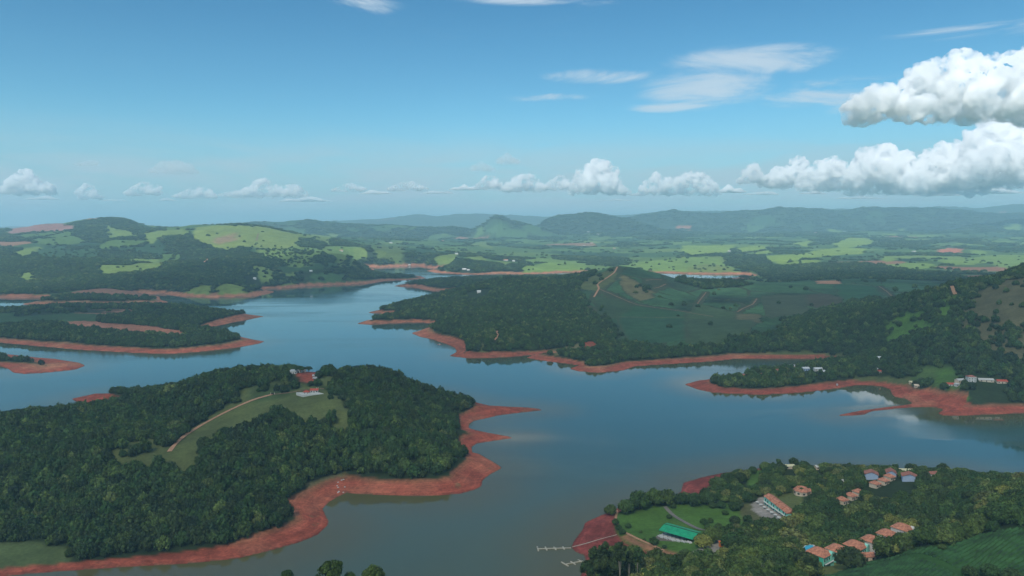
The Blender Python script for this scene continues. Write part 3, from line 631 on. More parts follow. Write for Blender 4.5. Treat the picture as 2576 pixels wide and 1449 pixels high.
rr_ = np.nonzero(np.exp(LY) < 9000)[0][::2]; cc_ = np.arange(0, NC, 2); n_r, n_c = len(rr_), len(cc_)
WX, WY, WD_ = GX[np.ix_(rr_, cc_)], GY[np.ix_(rr_, cc_)], GDg[np.ix_(rr_, cc_)]
me = bpy.data.meshes.new('lake_water'); me.vertices.add(n_r * n_c); me.vertices.foreach_set('co', np.stack([WX, WY, np.zeros_like(WX)], -1).astype(np.float32).ravel())
wi = np.arange(n_r * n_c).reshape(n_r, n_c); fa = wi[:-1, :-1].ravel(); q = np.stack([fa, fa + 1, fa + n_c + 1, fa + n_c], -1)
q = q[(WD_.ravel()[q] < 60).any(1)]
me.loops.add(len(q) * 4); me.loops.foreach_set('vertex_index', q.astype(np.int32).ravel()); me.polygons.add(len(q)); me.polygons.foreach_set('loop_start', np.arange(0, len(q) * 4, 4, dtype=np.int32)); me.update(calc_edges=True)
a = me.attributes.new('offshore', 'FLOAT', 'POINT'); a.data.foreach_set('value', np.maximum(-WD_, 0).astype(np.float32).ravel())
tag(link('lake_water', me, wm), 'still blue green lake water winding between bare red banks', None, None, 'structure')

# ------------------------------------------------------------------ haze
hm = bpy.data.materials.new('haze'); hm.use_nodes = True; hm.node_tree.nodes.clear(); t = NT(hm.node_tree)
HAZE_D = 7.6e-5
pv_ = t.n('ShaderNodeVolumePrincipled', {'Color': (0.52, 0.84, 1.0, 1), 'Density': HAZE_D, 'Anisotropy': 0.0})
t.n('ShaderNodeOutputMaterial', {'Volume': pv_.outputs[0]})
ztop = float(GZ.max()) + 30
haze = MB().box(-60000, 60000, -500, 46000, -14.0, max(ztop, 300)).build('haze', hm); tag(haze, 'pale blue haze in the air over the lake and far hills', None, None, 'stuff')

# ------------------------------------------------------------------ clouds
def cloud_mat(name, dens_, col=(1, 1, 1), size=None):
    m = bpy.data.materials.new(name); m.use_nodes = True; m.node_tree.nodes.clear(); t = NT(m.node_tree)
    dn = dens_
    if size:
        tcn = t.n('ShaderNodeTexCoord').outputs['Object']; nz = t.noise(tcn, 1.0 / size, 5, 0.62)
        dn = t.m('MULTIPLY', t.ramp(nz, 0.42, 0.60), dens_)
    v = t.n('ShaderNodeVolumePrincipled', {'Color': (*col, 1), 'Density': dn, 'Anisotropy': 0.0})
    t.n('ShaderNodeOutputMaterial', {'Volume': v.outputs[0]}); return m
def surf_cloud(name, tr=0.0, col=(0.9, 0.9, 0.9)):
    m = bpy.data.materials.new(name); m.use_nodes = True; m.node_tree.nodes.clear(); t = NT(m.node_tree)
    d = t.n('ShaderNodeBsdfDiffuse', {'Color': (*col, 1)}); l = t.n('ShaderNodeBsdfTranslucent', {'Color': (*col, 1)})
    mx = t.n('ShaderNodeMixShader', {0: 0.35, 1: d.outputs[0], 2: l.outputs[0]}).outputs[0]
    if tr > 0: mx = t.n('ShaderNodeMixShader', {0: tr, 1: mx, 2: t.n('ShaderNodeBsdfTransparent').outputs[0]}).outputs[0]
    t.n('ShaderNodeOutputMaterial', {'Surface': mx}); return m
ICO = {}
def ico(sub):
    if sub not in ICO:
        b_ = bmesh.new(); bmesh.ops.create_icosphere(b_, subdivisions=sub, radius=1.0)
        ICO[sub] = (np.array([v.co[:] for v in b_.verts]), [tuple(v.index for v in f.verts) for f in b_.faces]); b_.free()
    return ICO[sub]
def cumulus(name, px0, px1, pybase, tops, Yd, label, mt, seed, group=None, n=60, rmin=0.10, rmax=0.3, depth=0.5, flat=0.25, vq=44.0):
    """tops: outline of the cloud's top as (px, py); puffs fill the height between base and top"""
    rnd = random.Random(seed)
    xa = at_y(px0, pybase, Yd)[0]; xb = at_y(px1, pybase, Yd)[0]; zb = at_y(px0, pybase, Yd)[2]; wdt = xb - xa
    tx = np.array([at_y(p[0], p[1], Yd)[0] for p in tops]); tz = np.array([at_y(p[0], p[1], Yd)[2] for p in tops])
    hmax = tz.max() - zb; mb = MB(); iv, fi_ = ico(2)
    def top_at(x): return float(np.interp(x, tx, tz))
    for k in range(n):
        x = rnd.uniform(xa, xb); h = top_at(x) - zb
        if h < 0.06 * hmax: continue
        u = rnd.random() ** 0.6
        r = hmax * rnd.uniform(rmin, rmax) * (1.15 - 0.5 * u) * (0.5 + 0.5 * h / hmax)
        r = min(r, h * 0.52)
        z = zb + r * 0.6 + u * max(0.0, h - r * 1.6)
        y = Yd + rnd.uniform(-1, 1) * depth * hmax * (1 - 0.5 * u)
        vs = iv * np.array([r * 1.1, r * 1.1, r]) + np.array([x, y, z])
        vs[:, 2] = np.where(vs[:, 2] < zb, zb + (vs[:, 2] - zb) * flat, vs[:, 2])
        mb.add(vs, fi_)
    m_ = max(5, int((xb - xa) / hmax * 5))
    for k in range(m_ + 1):
        x = xa + (xb - xa) * k / m_; h = top_at(x) - zb; r = max(min(0.5 * h, hmax * rnd.uniform(rmin, rmax * 0.8)), hmax * 0.06)
        for (zz_, yo) in ((zb + h - r, 0.0), (zb + r * 0.7, 0.2), (zb + 0.5 * h, -0.15)):
            mb.add(iv * np.array([r * 1.15, r * 1.15, r]) + np.array([x, Yd + yo * hmax, max(zz_, zb + r * 0.6)]), fi_)
    cx0 = (xa + xb) / 2
    mb.v = [(v[0] - cx0, v[1] - Yd, v[2] - zb) for v in mb.v]
    o = mb.build(name, mt); o.location = (cx0, Yd, zb)
    vox = hmax / vq
    rm = o.modifiers.new('skin', 'REMESH'); rm.mode = 'VOXEL'; rm.voxel_size = vox; rm.use_smooth_shade = True
    for sc_, st_ in ((0.20, 0.085), (0.07, 0.05)):
        tx_ = bpy.data.textures.new('billow', 'CLOUDS'); tx_.noise_scale = hmax * sc_ * 1.6; tx_.noise_depth = 3
        dm = o.modifiers.new('billow', 'DISPLACE'); dm.texture = tx_; dm.strength = hmax * st_ * 2.4; dm.mid_level = 0.5; dm.texture_coords = 'GLOBAL'
    tag(o, label, 'cloud', group)
    return o
#@@CLOUDS
cm_far = cloud_mat('cloud_vapour_far', 0.012, size=300.0); cm_big = cloud_mat('cloud_vapour', 0.03, size=190.0); cm_row = cloud_mat('cloud_vapour_row', 0.02); cm_thin = cloud_mat('cloud_vapour_thin', 0.0022)
CLOUDS = [
 (2165, 2760, 298, [(2160,262),(2172,210),(2185,203),(2215,215),(2240,245),(2262,235),(2290,190),(2310,158),(2350,150),(2400,130),(2450,125),(2490,140),(2530,130),(2576,116),(2660,120),(2700,160),(2760,240)], 9000, 'biggest white cumulus cloud, alone at the upper right with a grey flat base', 170, 0.10, 0.26),
 (0, 132, 488, [(0,468),(30,465),(45,430),(62,418),(78,440),(95,452),(112,452),(132,480)], 30000, 'white cumulus with a small tower at the left edge of the sky', 50, 0.12, 0.3),
 (200, 252, 501, [(200,472),(215,458),(235,466),(252,492)], 30000, 'small round white cloud, second from the left along the horizon', 22, 0.15, 0.34),
 (318, 406, 492, [(318,482),(345,460),(370,455),(400,463),(406,487)], 30000, 'white cumulus above the flat topped mountain and right of the smallest one', 30, 0.14, 0.32),
 (438, 542, 499, [(438,490),(480,473),(510,465),(542,488)], 30000, 'low wide white cumulus over the bright green pasture hill', 34, 0.16, 0.36),
 (558, 772, 495, [(558,486),(600,476),(630,468),(648,449),(668,447),(682,463),(720,465),(745,462),(772,484)], 30000, 'long low white cumulus with a slanting plume near its middle', 60, 0.14, 0.32),
 (838, 920, 482, [(838,474),(880,458),(918,472)], 30000, 'faint flat white cumulus left of the sky above the inlet', 26, 0.16, 0.36),
 (978, 1072, 480, [(978,470),(1010,458),(1035,455),(1070,470)], 30000, 'flat white cumulus above the far inlet of the lake', 28, 0.16, 0.36),
 (1203, 1262, 476, [(1203,462),(1222,441),(1248,442),(1262,466)], 30000, 'small domed cumulus directly above the cone shaped hill', 20, 0.16, 0.36),
 (1270, 1372, 482, [(1270,466),(1300,440),(1335,434),(1360,455),(1372,476)], 30000, 'rounded white cumulus between the small dome and the tall tower', 34, 0.14, 0.32),
 (1373, 1446, 477, [(1373,463),(1392,448),(1408,437),(1430,450),(1446,470)], 30000, 'small ragged cumulus touching the left foot of the tall tower', 26, 0.14, 0.32),
 (1440, 1580, 487, [(1440,470),(1450,425),(1480,412),(1500,398),(1528,398),(1545,425),(1560,465),(1580,482)], 29500, 'tall white cumulus tower in the middle of the sky, over the green promontory', 56, 0.12, 0.30),
 (1614, 1812, 490, [(1614,466),(1640,440),(1652,432),(1665,452),(1700,440),(1745,430),(1770,436),(1800,462),(1812,482)], 30000, 'wide white cumulus just right of the gap beside the tall tower', 60, 0.12, 0.30),
 (1864, 1930, 460, [(1864,445),(1882,412),(1900,408),(1915,430),(1930,452)], 30000, 'narrow white cumulus starting the big bank on the right', 26, 0.14, 0.32),
 (1922, 2032, 470, [(1922,445),(1960,418),(1985,415),(2003,388),(2020,395),(2032,440)], 30500, 'white cumulus with a small round knob standing on top', 40, 0.13, 0.30),
 (2024, 2168, 478, [(2024,435),(2068,398),(2100,393),(2132,410),(2168,445)], 29500, 'broad domed cumulus left of the two highest heaps of the bank', 50, 0.13, 0.32),
 (2150, 2345, 484, [(2150,430),(2185,362),(2230,351),(2260,375),(2285,405),(2310,430),(2345,450)], 28500, 'high hooked cumulus heap on the left of the tall pair', 70, 0.12, 0.28),
 (2280, 2484, 484, [(2280,440),(2330,380),(2375,350),(2400,351),(2440,398),(2484,425)], 27500, 'high cumulus heap on the right of the tall pair', 70, 0.12, 0.28),
 (2420, 2720, 462, [(2420,420),(2440,370),(2470,310),(2492,288),(2540,285),(2576,280),(2650,285),(2720,330)], 26000, 'tallest cumulus heap of the bank, cut off by the right edge below the biggest cloud', 110, 0.11, 0.26),
]
for k, (a, b_, base, tops, yd, lab, n_, r0_, r1_) in enumerate(CLOUDS):
    cumulus('cumulus_cloud', a, b_, base, tops, yd, lab, cm_big if k == 0 else cm_far, 11 + k, 'white cumulus clouds along the horizon' if k else None, n_, r0_, r1_, vq=60.0 if k == 0 else 44.0)
SMALL = [(60,150,502,14),(255,318,506,9),(400,445,505,12),(700,840,507,14),(905,985,488,14),(1060,1140,487,12),(1130,1205,478,18),(1255,1290,480,12),(1585,1625,492,10),(1790,1875,484,22),(1870,1960,490,14),(2010,2080,488,12),(2300,2420,492,16),(2430,2576,486,26),(1500,1600,505,8),(2100,2230,500,12)]
for k, (a, b_, base, hh_) in enumerate(SMALL):
    rn = random.Random(300 + k); tp = [(a + (b_ - a) * q / 6, base - hh_ * rn.uniform(0.35, 1.0) * math.sin(math.pi * (q + .4) / 6.8)) for q in range(7)]
    cumulus('cumulus_cloud', a, b_, base, tp, 32000, 'small faint low cloud of the hazy row along the horizon, %s from the left' % ('first second third fourth fifth sixth seventh eighth ninth tenth eleventh twelfth thirteenth fourteenth fifteenth sixteenth'.split()[sorted(range(16), key=lambda i: SMALL[i][0]).index(k)]), cm_row, 90 + k, 'small faint clouds in the hazy row', 26, 0.16, 0.4, 0.7, 0.25, 26.0)
for k, (a, b_, base, tops, lab) in enumerate([
 (384, 492, 436, [(384,425),(400,406),(440,401),(480,412),(492,428)], 'flat grey cloud above and left of the pasture hill'),
 (188, 246, 417, [(188,411),(225,402),(244,402),(246,412)], 'smallest grey cloud, high above the flat topped mountain'),
 (1188, 1242, 430, [(1188,415),(1210,404),(1242,420)], 'small grey cloud above the small domed cumulus'),
 (1252, 1304, 412, [(1252,400),(1275,383),(1304,402)], 'faint grey cloud, the higher of the two over the cone shaped hill')]):
    cumulus('grey_cloud', a, b_, base, tops, 19000, lab, cm_thin, 50 + k, 'small grey clouds', 24, 0.2, 0.45, 0.6, 0.5)
# the broad thin cloud overhead whose shade lies on the near half of the lake
def overhead(name, cx_, cy_, rx, ry, zc, th, seed, label, mt):
    rnd = random.Random(seed); mb = MB(); iv, fi_ = ico(2)
    for k in range(90):
        a = rnd.uniform(0, 2*math.pi); q = math.sqrt(rnd.random()); x = rx*q*math.cos(a); y = ry*q*math.sin(a); r = rnd.uniform(0.16, 0.30) * min(rx, ry)
        mb.add(iv * np.array([r * 1.3, r * 1.2, th * rnd.uniform(0.7, 1.2)]) + np.array([x, y, rnd.uniform(-0.2, 0.3) * th]), fi_)
    o = mb.build(name, mt); o.location = (cx_, cy_, zc)
    rm = o.modifiers.new('skin', 'REMESH'); rm.mode = 'VOXEL'; rm.voxel_size = 45.0; rm.use_smooth_shade = True
    tag(o, label, 'cloud'); return o
cm_over = cloud_mat('cloud_vapour_overhead', 0.0022)
overhead('overhead_cloud', -520, -60, 2500, 1900, 1750, 170, 5, 'broad thin cloud high overhead, shading the near lake and its wooded headlands', cm_over)

# ------------------------------------------------------------------ trees
lm = bpy.data.materials.new('foliage'); lm.use_nodes = True; lm.node_tree.nodes.clear(); t = NT(lm.node_tree)
ti = t.n('ShaderNodeAttribute', attribute_name='tint', attribute_type='INSTANCER').outputs['Fac']
rd = t.n('ShaderNodeObjectInfo').outputs['Random']
cr = t.n('ShaderNodeValToRGB', {0: ti}); e = cr.color_ramp.elements
e[0].position = 0.0; e[0].color = (0.016, 0.032, 0.012, 1); e[1].position = 1.0; e[1].color = (0.17, 0.18, 0.03, 1)
for p_, c_ in ((0.22, (0.030, 0.046, 0.012)), (0.40, (0.024, 0.054, 0.013)), (0.58, (0.044, 0.070, 0.014)), (0.74, (0.068, 0.098, 0.022)), (0.86, (0.098, 0.105, 0.032))):
    q_ = e.new(p_); q_.color = (*c_, 1)
gp = t.n('ShaderNodeNewGeometry').outputs['Random Per Island']
vv = t.m('MULTIPLY', t.ramp(gp, 0, 1, 0.62, 2.3, False), t.ramp(rd, 0, 1, 0.82, 1.2, False))
lc = t.vm('MULTIPLY', cr.outputs[0], t.n('ShaderNodeCombineXYZ', {0: vv, 1: vv, 2: vv}).outputs[0])
df = t.n('ShaderNodeBsdfPrincipled', {'Base Color': lc, 'Roughness': 0.75, 'Specular IOR Level': 0.25}); tl = t.n('ShaderNodeBsdfTranslucent', {'Color': lc})
t.n('ShaderNodeOutputMaterial', {'Surface': t.n('ShaderNodeMixShader', {0: 0.22, 1: df.outputs[0], 2: tl.outputs[0]}).outputs[0]})
bark = mat('bark', (0.11, 0.085, 0.06), 0.9, 0.1, 0.4, 2.0)
pbark = mat('pale_bark', (0.30, 0.26, 0.20), 0.9, 0.1, 0.3, 2.0)

def crown_mesh(name, seed, clumps, leaves, leaf, shape='round', core=True):
    """unit crown: radius 1, standing on z = 0, top near z = 1.5; many leaf clumps round a rough core"""
    rnd = np.random.RandomState(seed); V = []; Fc = []; k = 0
    iv, fi_ = ico(1)
    for c in range(clumps):
        if shape == 'flat':
            a = rnd.uniform(0, 2*np.pi); q = math.sqrt((c + 0.5) / clumps); ctr = np.array([0.78*q*math.cos(a), 0.78*q*math.sin(a), 0.95 - 0.30*q*q + rnd.uniform(-0.05, 0.05)]); r = rnd.uniform(0.20, 0.30) * np.array([1.2, 1.2, 0.6])
        elif shape == 'tall':
            z = rnd.uniform(0.5, 2.0); a = rnd.uniform(0, 2*np.pi); q = 0.62 * (1 - 0.35*abs(z - 1.35)) * math.sqrt(rnd.rand()); ctr = np.array([q*math.cos(a), q*math.sin(a), z]); r = np.ones(3) * rnd.uniform(0.24, 0.38)
        else:
            a = 2.399963 * c + rnd.uniform(-0.3, 0.3); u = (c + 0.5) / clumps; q = math.sqrt(1 - (1 - u) ** 2) * 0.72; ctr = np.array([q*math.cos(a)*rnd.uniform(.8, 1.1), q*math.sin(a)*rnd.uniform(.8, 1.1), 0.55 + 0.55*(1 - u)*rnd.uniform(0.75, 1.15)]); r = np.ones(3) * rnd.uniform(0.26, 0.42)
        if core:
            vs = iv * r * 0.80 * rnd.uniform(0.85, 1.15, (len(iv), 1)) + ctr
            V += vs.tolist(); Fc += [tuple(i + k for i in f) for f in fi_]; k += len(iv)
        d = rnd.normal(size=(leaves, 3)); d[:, 2] += 0.35; d /= np.linalg.norm(d, axis=1)[:, None]
        for dd in d:
            p = ctr + dd * r * rnd.uniform(0.85, 1.08); n = dd + rnd.normal(size=3) * 0.45; n /= np.linalg.norm(n)
            u_ = np.cross(n, rnd.normal(size=3)); u_ /= np.linalg.norm(u_); w_ = np.cross(n, u_); s_ = leaf * rnd.uniform(0.7, 1.35)
            V += [p + u_*s_, p + w_*s_*0.8, p - u_*s_*0.9, p - w_*s_*0.85]; Fc.append((k, k+1, k+2, k+3)); k += 4
    me = bpy.data.meshes.new(name); me.from_pydata([tuple(v) for v in V], [], Fc); me.update(); me.materials.append(lm); return me
def trunk_mesh(name, h, r, seed, mt, limbs=5, spread=0.55, top=0.75):
    rnd = random.Random(seed); mb = MB(); mb.cyl(0, 0, -0.15*h, h*0.6, r, r*0.7, 7); mb.cyl(0, 0, h*0.58, h*1.05, r*0.7, r*0.3, 6, rnd.uniform(-.1, .1), rnd.uniform(-.1, .1))
    for k in range(limbs):
        a = k * 6.283 / limbs + rnd.uniform(-.4, .4); q = spread * rnd.uniform(.7, 1)
        mb.cyl(0, 0, h*0.5, h*rnd.uniform(0.95, 1.2)*top/0.75, r*0.5, r*0.18, 5, q*math.cos(a), q*math.sin(a))
    me = bpy.data.meshes.new(name); me.from_pydata(mb.v, [], mb.f); me.update(); me.materials.append(mt); return me
CR_NEAR = [crown_mesh('crown', 100+i, 22, 46, 0.085) for i in range(4)] + [crown_mesh('crown', 140, 26, 50, 0.075, 'flat')]
CR_TALL = [crown_mesh('crown', 150+i, 22, 46, 0.08, 'tall') for i in range(2)]
CR_MID = [crown_mesh('crown', 200+i, 12, 20, 0.14) for i in range(5)]
TR = trunk_mesh('trunk', 0.75, 0.07, 1, bark); TR_T = trunk_mesh('trunk', 1.9, 0.055, 2, pbark, 6, 0.3); TR_F = trunk_mesh('trunk', 0.75, 0.06, 3, bark, 7, 0.65, 0.85)

def tree(name, x, y, r, h, crown, trunk, tint, label, cat='tree', group=None, z=None, rz=None):
    """r crown radius, h height of the crown's top over the ground"""
    zz_ = h1(x, y) if z is None else z
    o = empty(name, (x, y, zz_ - 0.1), random.uniform(0, 6.28) if rz is None else rz)
    zh = 2.4 if crown in CR_TALL else (1.15 if crown is CR_NEAR[4] else 1.35)
    sx, sz = r, h / zh
    c = link('crown', crown, None, o); c['tint'] = float(tint); lim = (2.6 if crown in CR_TALL else 1.7) * r
    if h > lim: c.scale = (sx, sx, lim / zh); c.location = (0, 0, h - lim)
    else: c.scale = (sx, sx, sz)
    q = link('trunk', trunk, None, o); q.scale = (sx, sx, sz)
    tag(o, label, cat, group); return o

EXCL = []                        # (x, y, radius) kept free of trees; builders below add to it
def spacing(y): return np.clip(y / 225.0, 7.6, 70.0)
def plant():
    rng = np.random.RandomState(5); xs = []; ys = []; y = 330.0
    while y < 13500:
        s = float(spacing(y)); n = int(1.66 * y / s); x = (np.arange(n) / n - 0.5) * 1.66 * y
        xs.append(x + rng.uniform(-.42, .42, n) * s); ys.append(np.full(n, y) + rng.uniform(-.42, .42, n) * s); y += s * 0.86
    x = np.concatenate(xs); y = np.concatenate(ys)
    d = samp(DENSg, x, y); far_ = smooth(y, 2500, 6000); k = rng.rand(len(x)) < np.where(d > 0.5, d * (1 - 0.35 * far_), d * (0.8 - 0.7 * far_)); k &= (samp(GDg, x, y) > 3) & ((y > 7000) | (samp(GDg, x, y) > samp(GWg, x, y) * 1.02 + spacing(y) * 0.42))
    x, y = x[k], y[k]
    for (ex, ey, er) in EXCL:
        k = (x - ex) ** 2 + (y - ey) ** 2 > er * er; x, y = x[k], y[k]
    return x, y, rng

def ppm(y): return y / F * 1.0                 # metres per picture pixel at depth y
def mk(name, col, rough=0.7, spec=0.3, var=0.15, scale=0.6): return mat(name, col, rough, spec, var, scale)
M_TERRA = mk('terracotta_tiles', (0.40, 0.165, 0.10), 0.8, 0.2, 0.35, 0.7); M_RED = mk('red_tiles', (0.42, 0.08, 0.05), 0.8, 0.2, 0.25); M_BROWN = mk('brown_tiles', (0.30, 0.12, 0.085), 0.8, 0.2, 0.25)
M_MINT = mk('mint_plaster', (0.22, 0.55, 0.44), 0.8, 0.2, 0.06); M_WHITE = mk('white_plaster', (0.52, 0.51, 0.47), 0.8, 0.2, 0.06); M_BEIGE = mk('beige_plaster', (0.55, 0.45, 0.33), 0.8, 0.2, 0.1)
M_BLUE = mk('pale_blue_plaster', (0.30, 0.38, 0.50), 0.8, 0.2, 0.06); M_GLASS = mat('window_glass', (0.02, 0.03, 0.04), 0.15, 0.5); M_WOODT = mk('weathered_boards', (0.40, 0.36, 0.28), 0.8, 0.2, 0.2)
M_GREEN = mk('green_metal_sheet', (0.012, 0.27, 0.125), 0.55, 0.3, 0.2, 0.35); M_DARK = mk('dark_timber', (0.05, 0.045, 0.04), 0.9, 0.1); M_CONC = mk('concrete', (0.45, 0.44, 0.41), 0.9, 0.2, 0.15)
M_ORANGE = mk('orange_paint', (0.62, 0.16, 0.04), 0.6, 0.3); M_POOL = mat('pool_water', (0.05, 0.38, 0.55), 0.05, 0.5); M_PADW = mk('white_paving', (0.48, 0.47, 0.43), 0.9, 0.2, 0.1)
M_ROOFW = mk('white_metal_sheet', (0.56, 0.56, 0.54), 0.5, 0.4, 0.05); M_YEL = mk('pale_yellow_sheet', (0.55, 0.50, 0.30), 0.7, 0.3)
def heading(p, q):
    a = hit(*p); b_ = hit(*q); return math.atan2(b_[1] - a[1], b_[0] - a[0])

def house(name, px, py, w, d, h, rh, rz, mw, mr, label, cat='house', group=None, kind='gable', wins=3, eave=0.5, sink=1.5, excl=None, door=True, zadd=0.0, pos=None):
    """w along local x, d along local y (front faces -y); base centre of the front at the picture point"""
    x, y = hit(px, py) if pos is None else pos
    z = max(0.3, h1(x, y)) + zadd
    o = empty(name, (x, y, z), rz)
    MB().box(-w/2, w/2, 0, d, -sink - 2, h).build('wall', mw, o)
    e = eave; zt = h + 0.02; mb = MB(); th = 0.18
    if kind == 'gable':            # ridge along x
        A = [(-w/2-e, -e, zt-0.3*e), (w/2+e, -e, zt-0.3*e), (w/2+e, d/2, zt+rh), (-w/2-e, d/2, zt+rh), (w/2+e, d+e, zt-0.3*e), (-w/2-e, d+e, zt-0.3*e)]
        B = [(a, b_, c + th) for a, b_, c in A]
        mb.add(A + B, [(0,3,2,1), (3,5,4,2), (6,7,8,9), (9,8,10,11), (0,1,7,6), (4,5,11,10), (0,6,9,3), (3,9,11,5), (1,2,8,7), (2,4,10,8)])
        g = MB(); g.add([(-w/2,0,h),(-w/2,d,h),(-w/2,d/2,h+rh*0.97),(-w/2+0.2,0,h),(-w/2+0.2,d,h),(-w/2+0.2,d/2,h+rh*0.97)], [(0,1,2),(3,5,4),(0,2,5,3),(1,4,5,2)])
        g.add([(w/2,0,h),(w/2,d,h),(w/2,d/2,h+rh*0.97),(w/2-0.2,0,h),(w/2-0.2,d,h),(w/2-0.2,d/2,h+rh*0.97)], [(0,2,1),(3,4,5),(0,3,5,2),(1,2,5,4)])
        g.build('gable', mw, o)
    elif kind == 'hip':
        q = min(w, d) / 2
        A = [(-w/2-e,-e,zt-0.2), (w/2+e,-e,zt-0.2), (w/2+e,d+e,zt-0.2), (-w/2-e,d+e,zt-0.2)]
        if w >= d: R_ = [(-w/2+q*0.9, d/2, zt+rh), (w/2-q*0.9, d/2, zt+rh)]; fs = [(0,1,5,4), (1,2,5), (2,3,4,5), (3,0,4), (0,3,2,1)]
        else: R_ = [(0, q*0.9, zt+rh), (0, d-q*0.9, zt+rh)]; fs = [(0,1,4), (1,2,5,4), (2,3,5), (3,0,4,5), (0,3,2,1)]
        mb.add(A + R_, fs)
    elif kind == 'flat': mb.box(-w/2-e, w/2+e, -e, d+e, h, h+0.35)
    elif kind == 'shed': mb.add([(-w/2-e,-e,h+0.05),(w/2+e,-e,h+0.05),(w/2+e,d+e,h+rh),(-w/2-e,d+e,h+rh),(-w/2-e,-e,h+0.25),(w/2+e,-e,h+0.25),(w/2+e,d+e,h+rh+0.2),(-w/2-e,d+e,h+rh+0.2)],
                             [(0,3,2,1),(4,5,6,7),(0,1,5,4),(1,2,6,5),(2,3,7,6),(3,0,4,7)])
    mb.build('roof', mr, o)
    nf = max(1, int(h // 3.0))
    for fl in range(nf):
        for k in range(wins):
            xc = -w/2 + w * (k + 0.5) / wins
            if door and fl == 0 and k == wins // 2: MB().box(xc-0.55, xc+0.55, -0.06, 0.05, 0.0, 2.2).build('door', M_DARK, o); continue
            MB().box(xc-0.7, xc+0.7, -0.05, 0.04, fl*3.0+0.9, fl*3.0+2.3).build('window', M_GLASS, o)
    tag(o, label, cat, group); er = (excl if excl is not None else max(w, d) * 0.62 + 2)
    EXCL.append((x - math.sin(rz) * d/2, y + math.cos(rz) * d/2, er))
    if excl is None or excl > 0:
        for kk in (1, 2, 3, 4): EXCL.append(((x - math.sin(rz)*d/2) * (1 - 0.013*kk), (y + math.cos(rz)*d/2) * (1 - 0.013*kk), er * 0.85))
    return o

def ribbon(name, pts, wdt, mt, label, cat='track', kind='structure', lift=0.3, clear=True, world=False):
    W = np.array(pts if world else [hit(*p) for p in pts]); seg = []
    for a, b_ in zip(W[:-1], W[1:]):
        n = max(1, int(np.hypot(*(b_ - a)) / 5.0)); seg += [a + (b_ - a) * i / n for i in range(n)]
    seg.append(W[-1]); S = np.array(seg)
    for _ in range(3): S[1:-1] = 0.25*S[:-2] + 0.5*S[1:-1] + 0.25*S[2:]
    tdir = np.gradient(S, axis=0); tdir /= np.linalg.norm(tdir, axis=1)[:, None] + 1e-9; nr = np.stack([-tdir[:, 1], tdir[:, 0]], -1)
    ww = wdt * (1 + 0.18 * fbm(S[:, 0], S[:, 1], 12.0, 2, 3))[:, None] / 2
    cols_ = [S + nr * ww * k for k in (-1, 0, 1)]; vs = []
    up = lift + S[:, 1] * 0.00035
    for i in range(len(S)):
        for c in cols_: vs.append((c[i, 0], c[i, 1], max(0.1, h1(c[i, 0], c[i, 1])) + up[i]))
    fs = []
    for i in range(len(S) - 1):
        for j in (0, 1): fs.append((i*3+j, i*3+j+1, i*3+j+4, i*3+j+3))
    o = MB().add(vs, fs).build(name, mt); tag(o, label, None, None, kind)
    r_, c_, _, _ = gidx(S[:, 0], S[:, 1])
    for a_ in (-1, 0, 1):
        for b2_ in (-1, 0, 1, 2): CROPg[np.clip(r_ + a_, 0, NR-1), np.clip(c_ + b2_, 0, NC-1)] = 0
    if clear:
        for i in range(0, len(S), 2):
            for kk in (0, 0.012, 0.024): EXCL.append((S[i, 0] * (1 - kk), S[i, 1] * (1 - kk), wdt * 0.8 + 1.5))
    return o
def slab(name, pts, mt, label, cat, lift=0.25, th=0.5, kind=None):
    """a flat level paved area whose outline is given by picture points"""
    W = [hit(*p) for p in pts]; z = max(h1(*p) for p in W) + lift; n = len(W)
    vs = [(a, b_, z) for a, b_ in W] + [(a, b_, z - th - 3) for a, b_ in W]
    c = np.mean(W, 0); vs = [(a - c[0], b_ - c[1], d_ - z) for a, b_, d_ in vs]
    o = MB().add(vs, [tuple(range(n)), tuple(range(2*n-1, n-1, -1))] + [(i, n+i, n+(i+1) % n, (i+1) % n) for i in range(n)]).build(name, mt)
    bm_ = bmesh.new(); bm_.from_mesh(o.data); bmesh.ops.recalc_face_normals(bm_, faces=bm_.faces); bm_.to_mesh(o.data); bm_.free()
    o.location = (c[0], c[1], z); tag(o, label, cat, None, kind); EXCL.append((c[0], c[1], max(np.hypot(a - c[0], b_ - c[1]) for a, b_ in W) * 0.9)); return o

# ---- dirt tracks
M_TRACK = mk('pale_dirt', (0.40, 0.22, 0.13), 0.95, 0.1, 0.2, 0.3); M_ASPH = mk('worn_asphalt', (0.17, 0.15, 0.135), 0.95, 0.1, 0.15, 0.3); M_TRD = mk('dull_dirt', (0.20, 0.13, 0.08), 0.95, 0.1, 0.25, 0.1)
ribbon('dirt_track', [(426,1137),(445,1114),(470,1092),(500,1073),(530,1057),(560,1041),(590,1027),(620,1013),(650,1002),(685,993)], 4.5, M_TRACK, 'pale dirt track climbing the meadow of the left headland')
ribbon('dirt_track', [(685,993),(720,990),(750,986),(775,979),(815,979)], 2.2, M_TRD, 'faint grassy track between the gate and the red roofed house')
ribbon('dirt_track', [(1553,672),(1546,686),(1524,701),(1502,716),(1507,726),(1500,738),(1494,748)], 5, M_TRACK, 'dirt track down the bright spur of the green promontory')
ribbon('dirt_track', [(1507,727),(1559,750),(1605,768),(1660,776),(1717,784),(1794,797)], 4, M_TRD, 'long dirt track crossing the plantation slope')
ribbon('dirt_track', [(1776,736),(1765,750),(1754,766)], 3.5, M_TRD, 'short steep track between plantation plots')
ribbon('dirt_track', [(1904,752),(1894,766),(1870,776),(1854,786)], 4, M_TRD, 'winding track in the middle of the plantation')
ribbon('dirt_track', [(2211,721),(2234,736),(2247,751)], 4, M_TRD, 'track on the right part of the plantation')
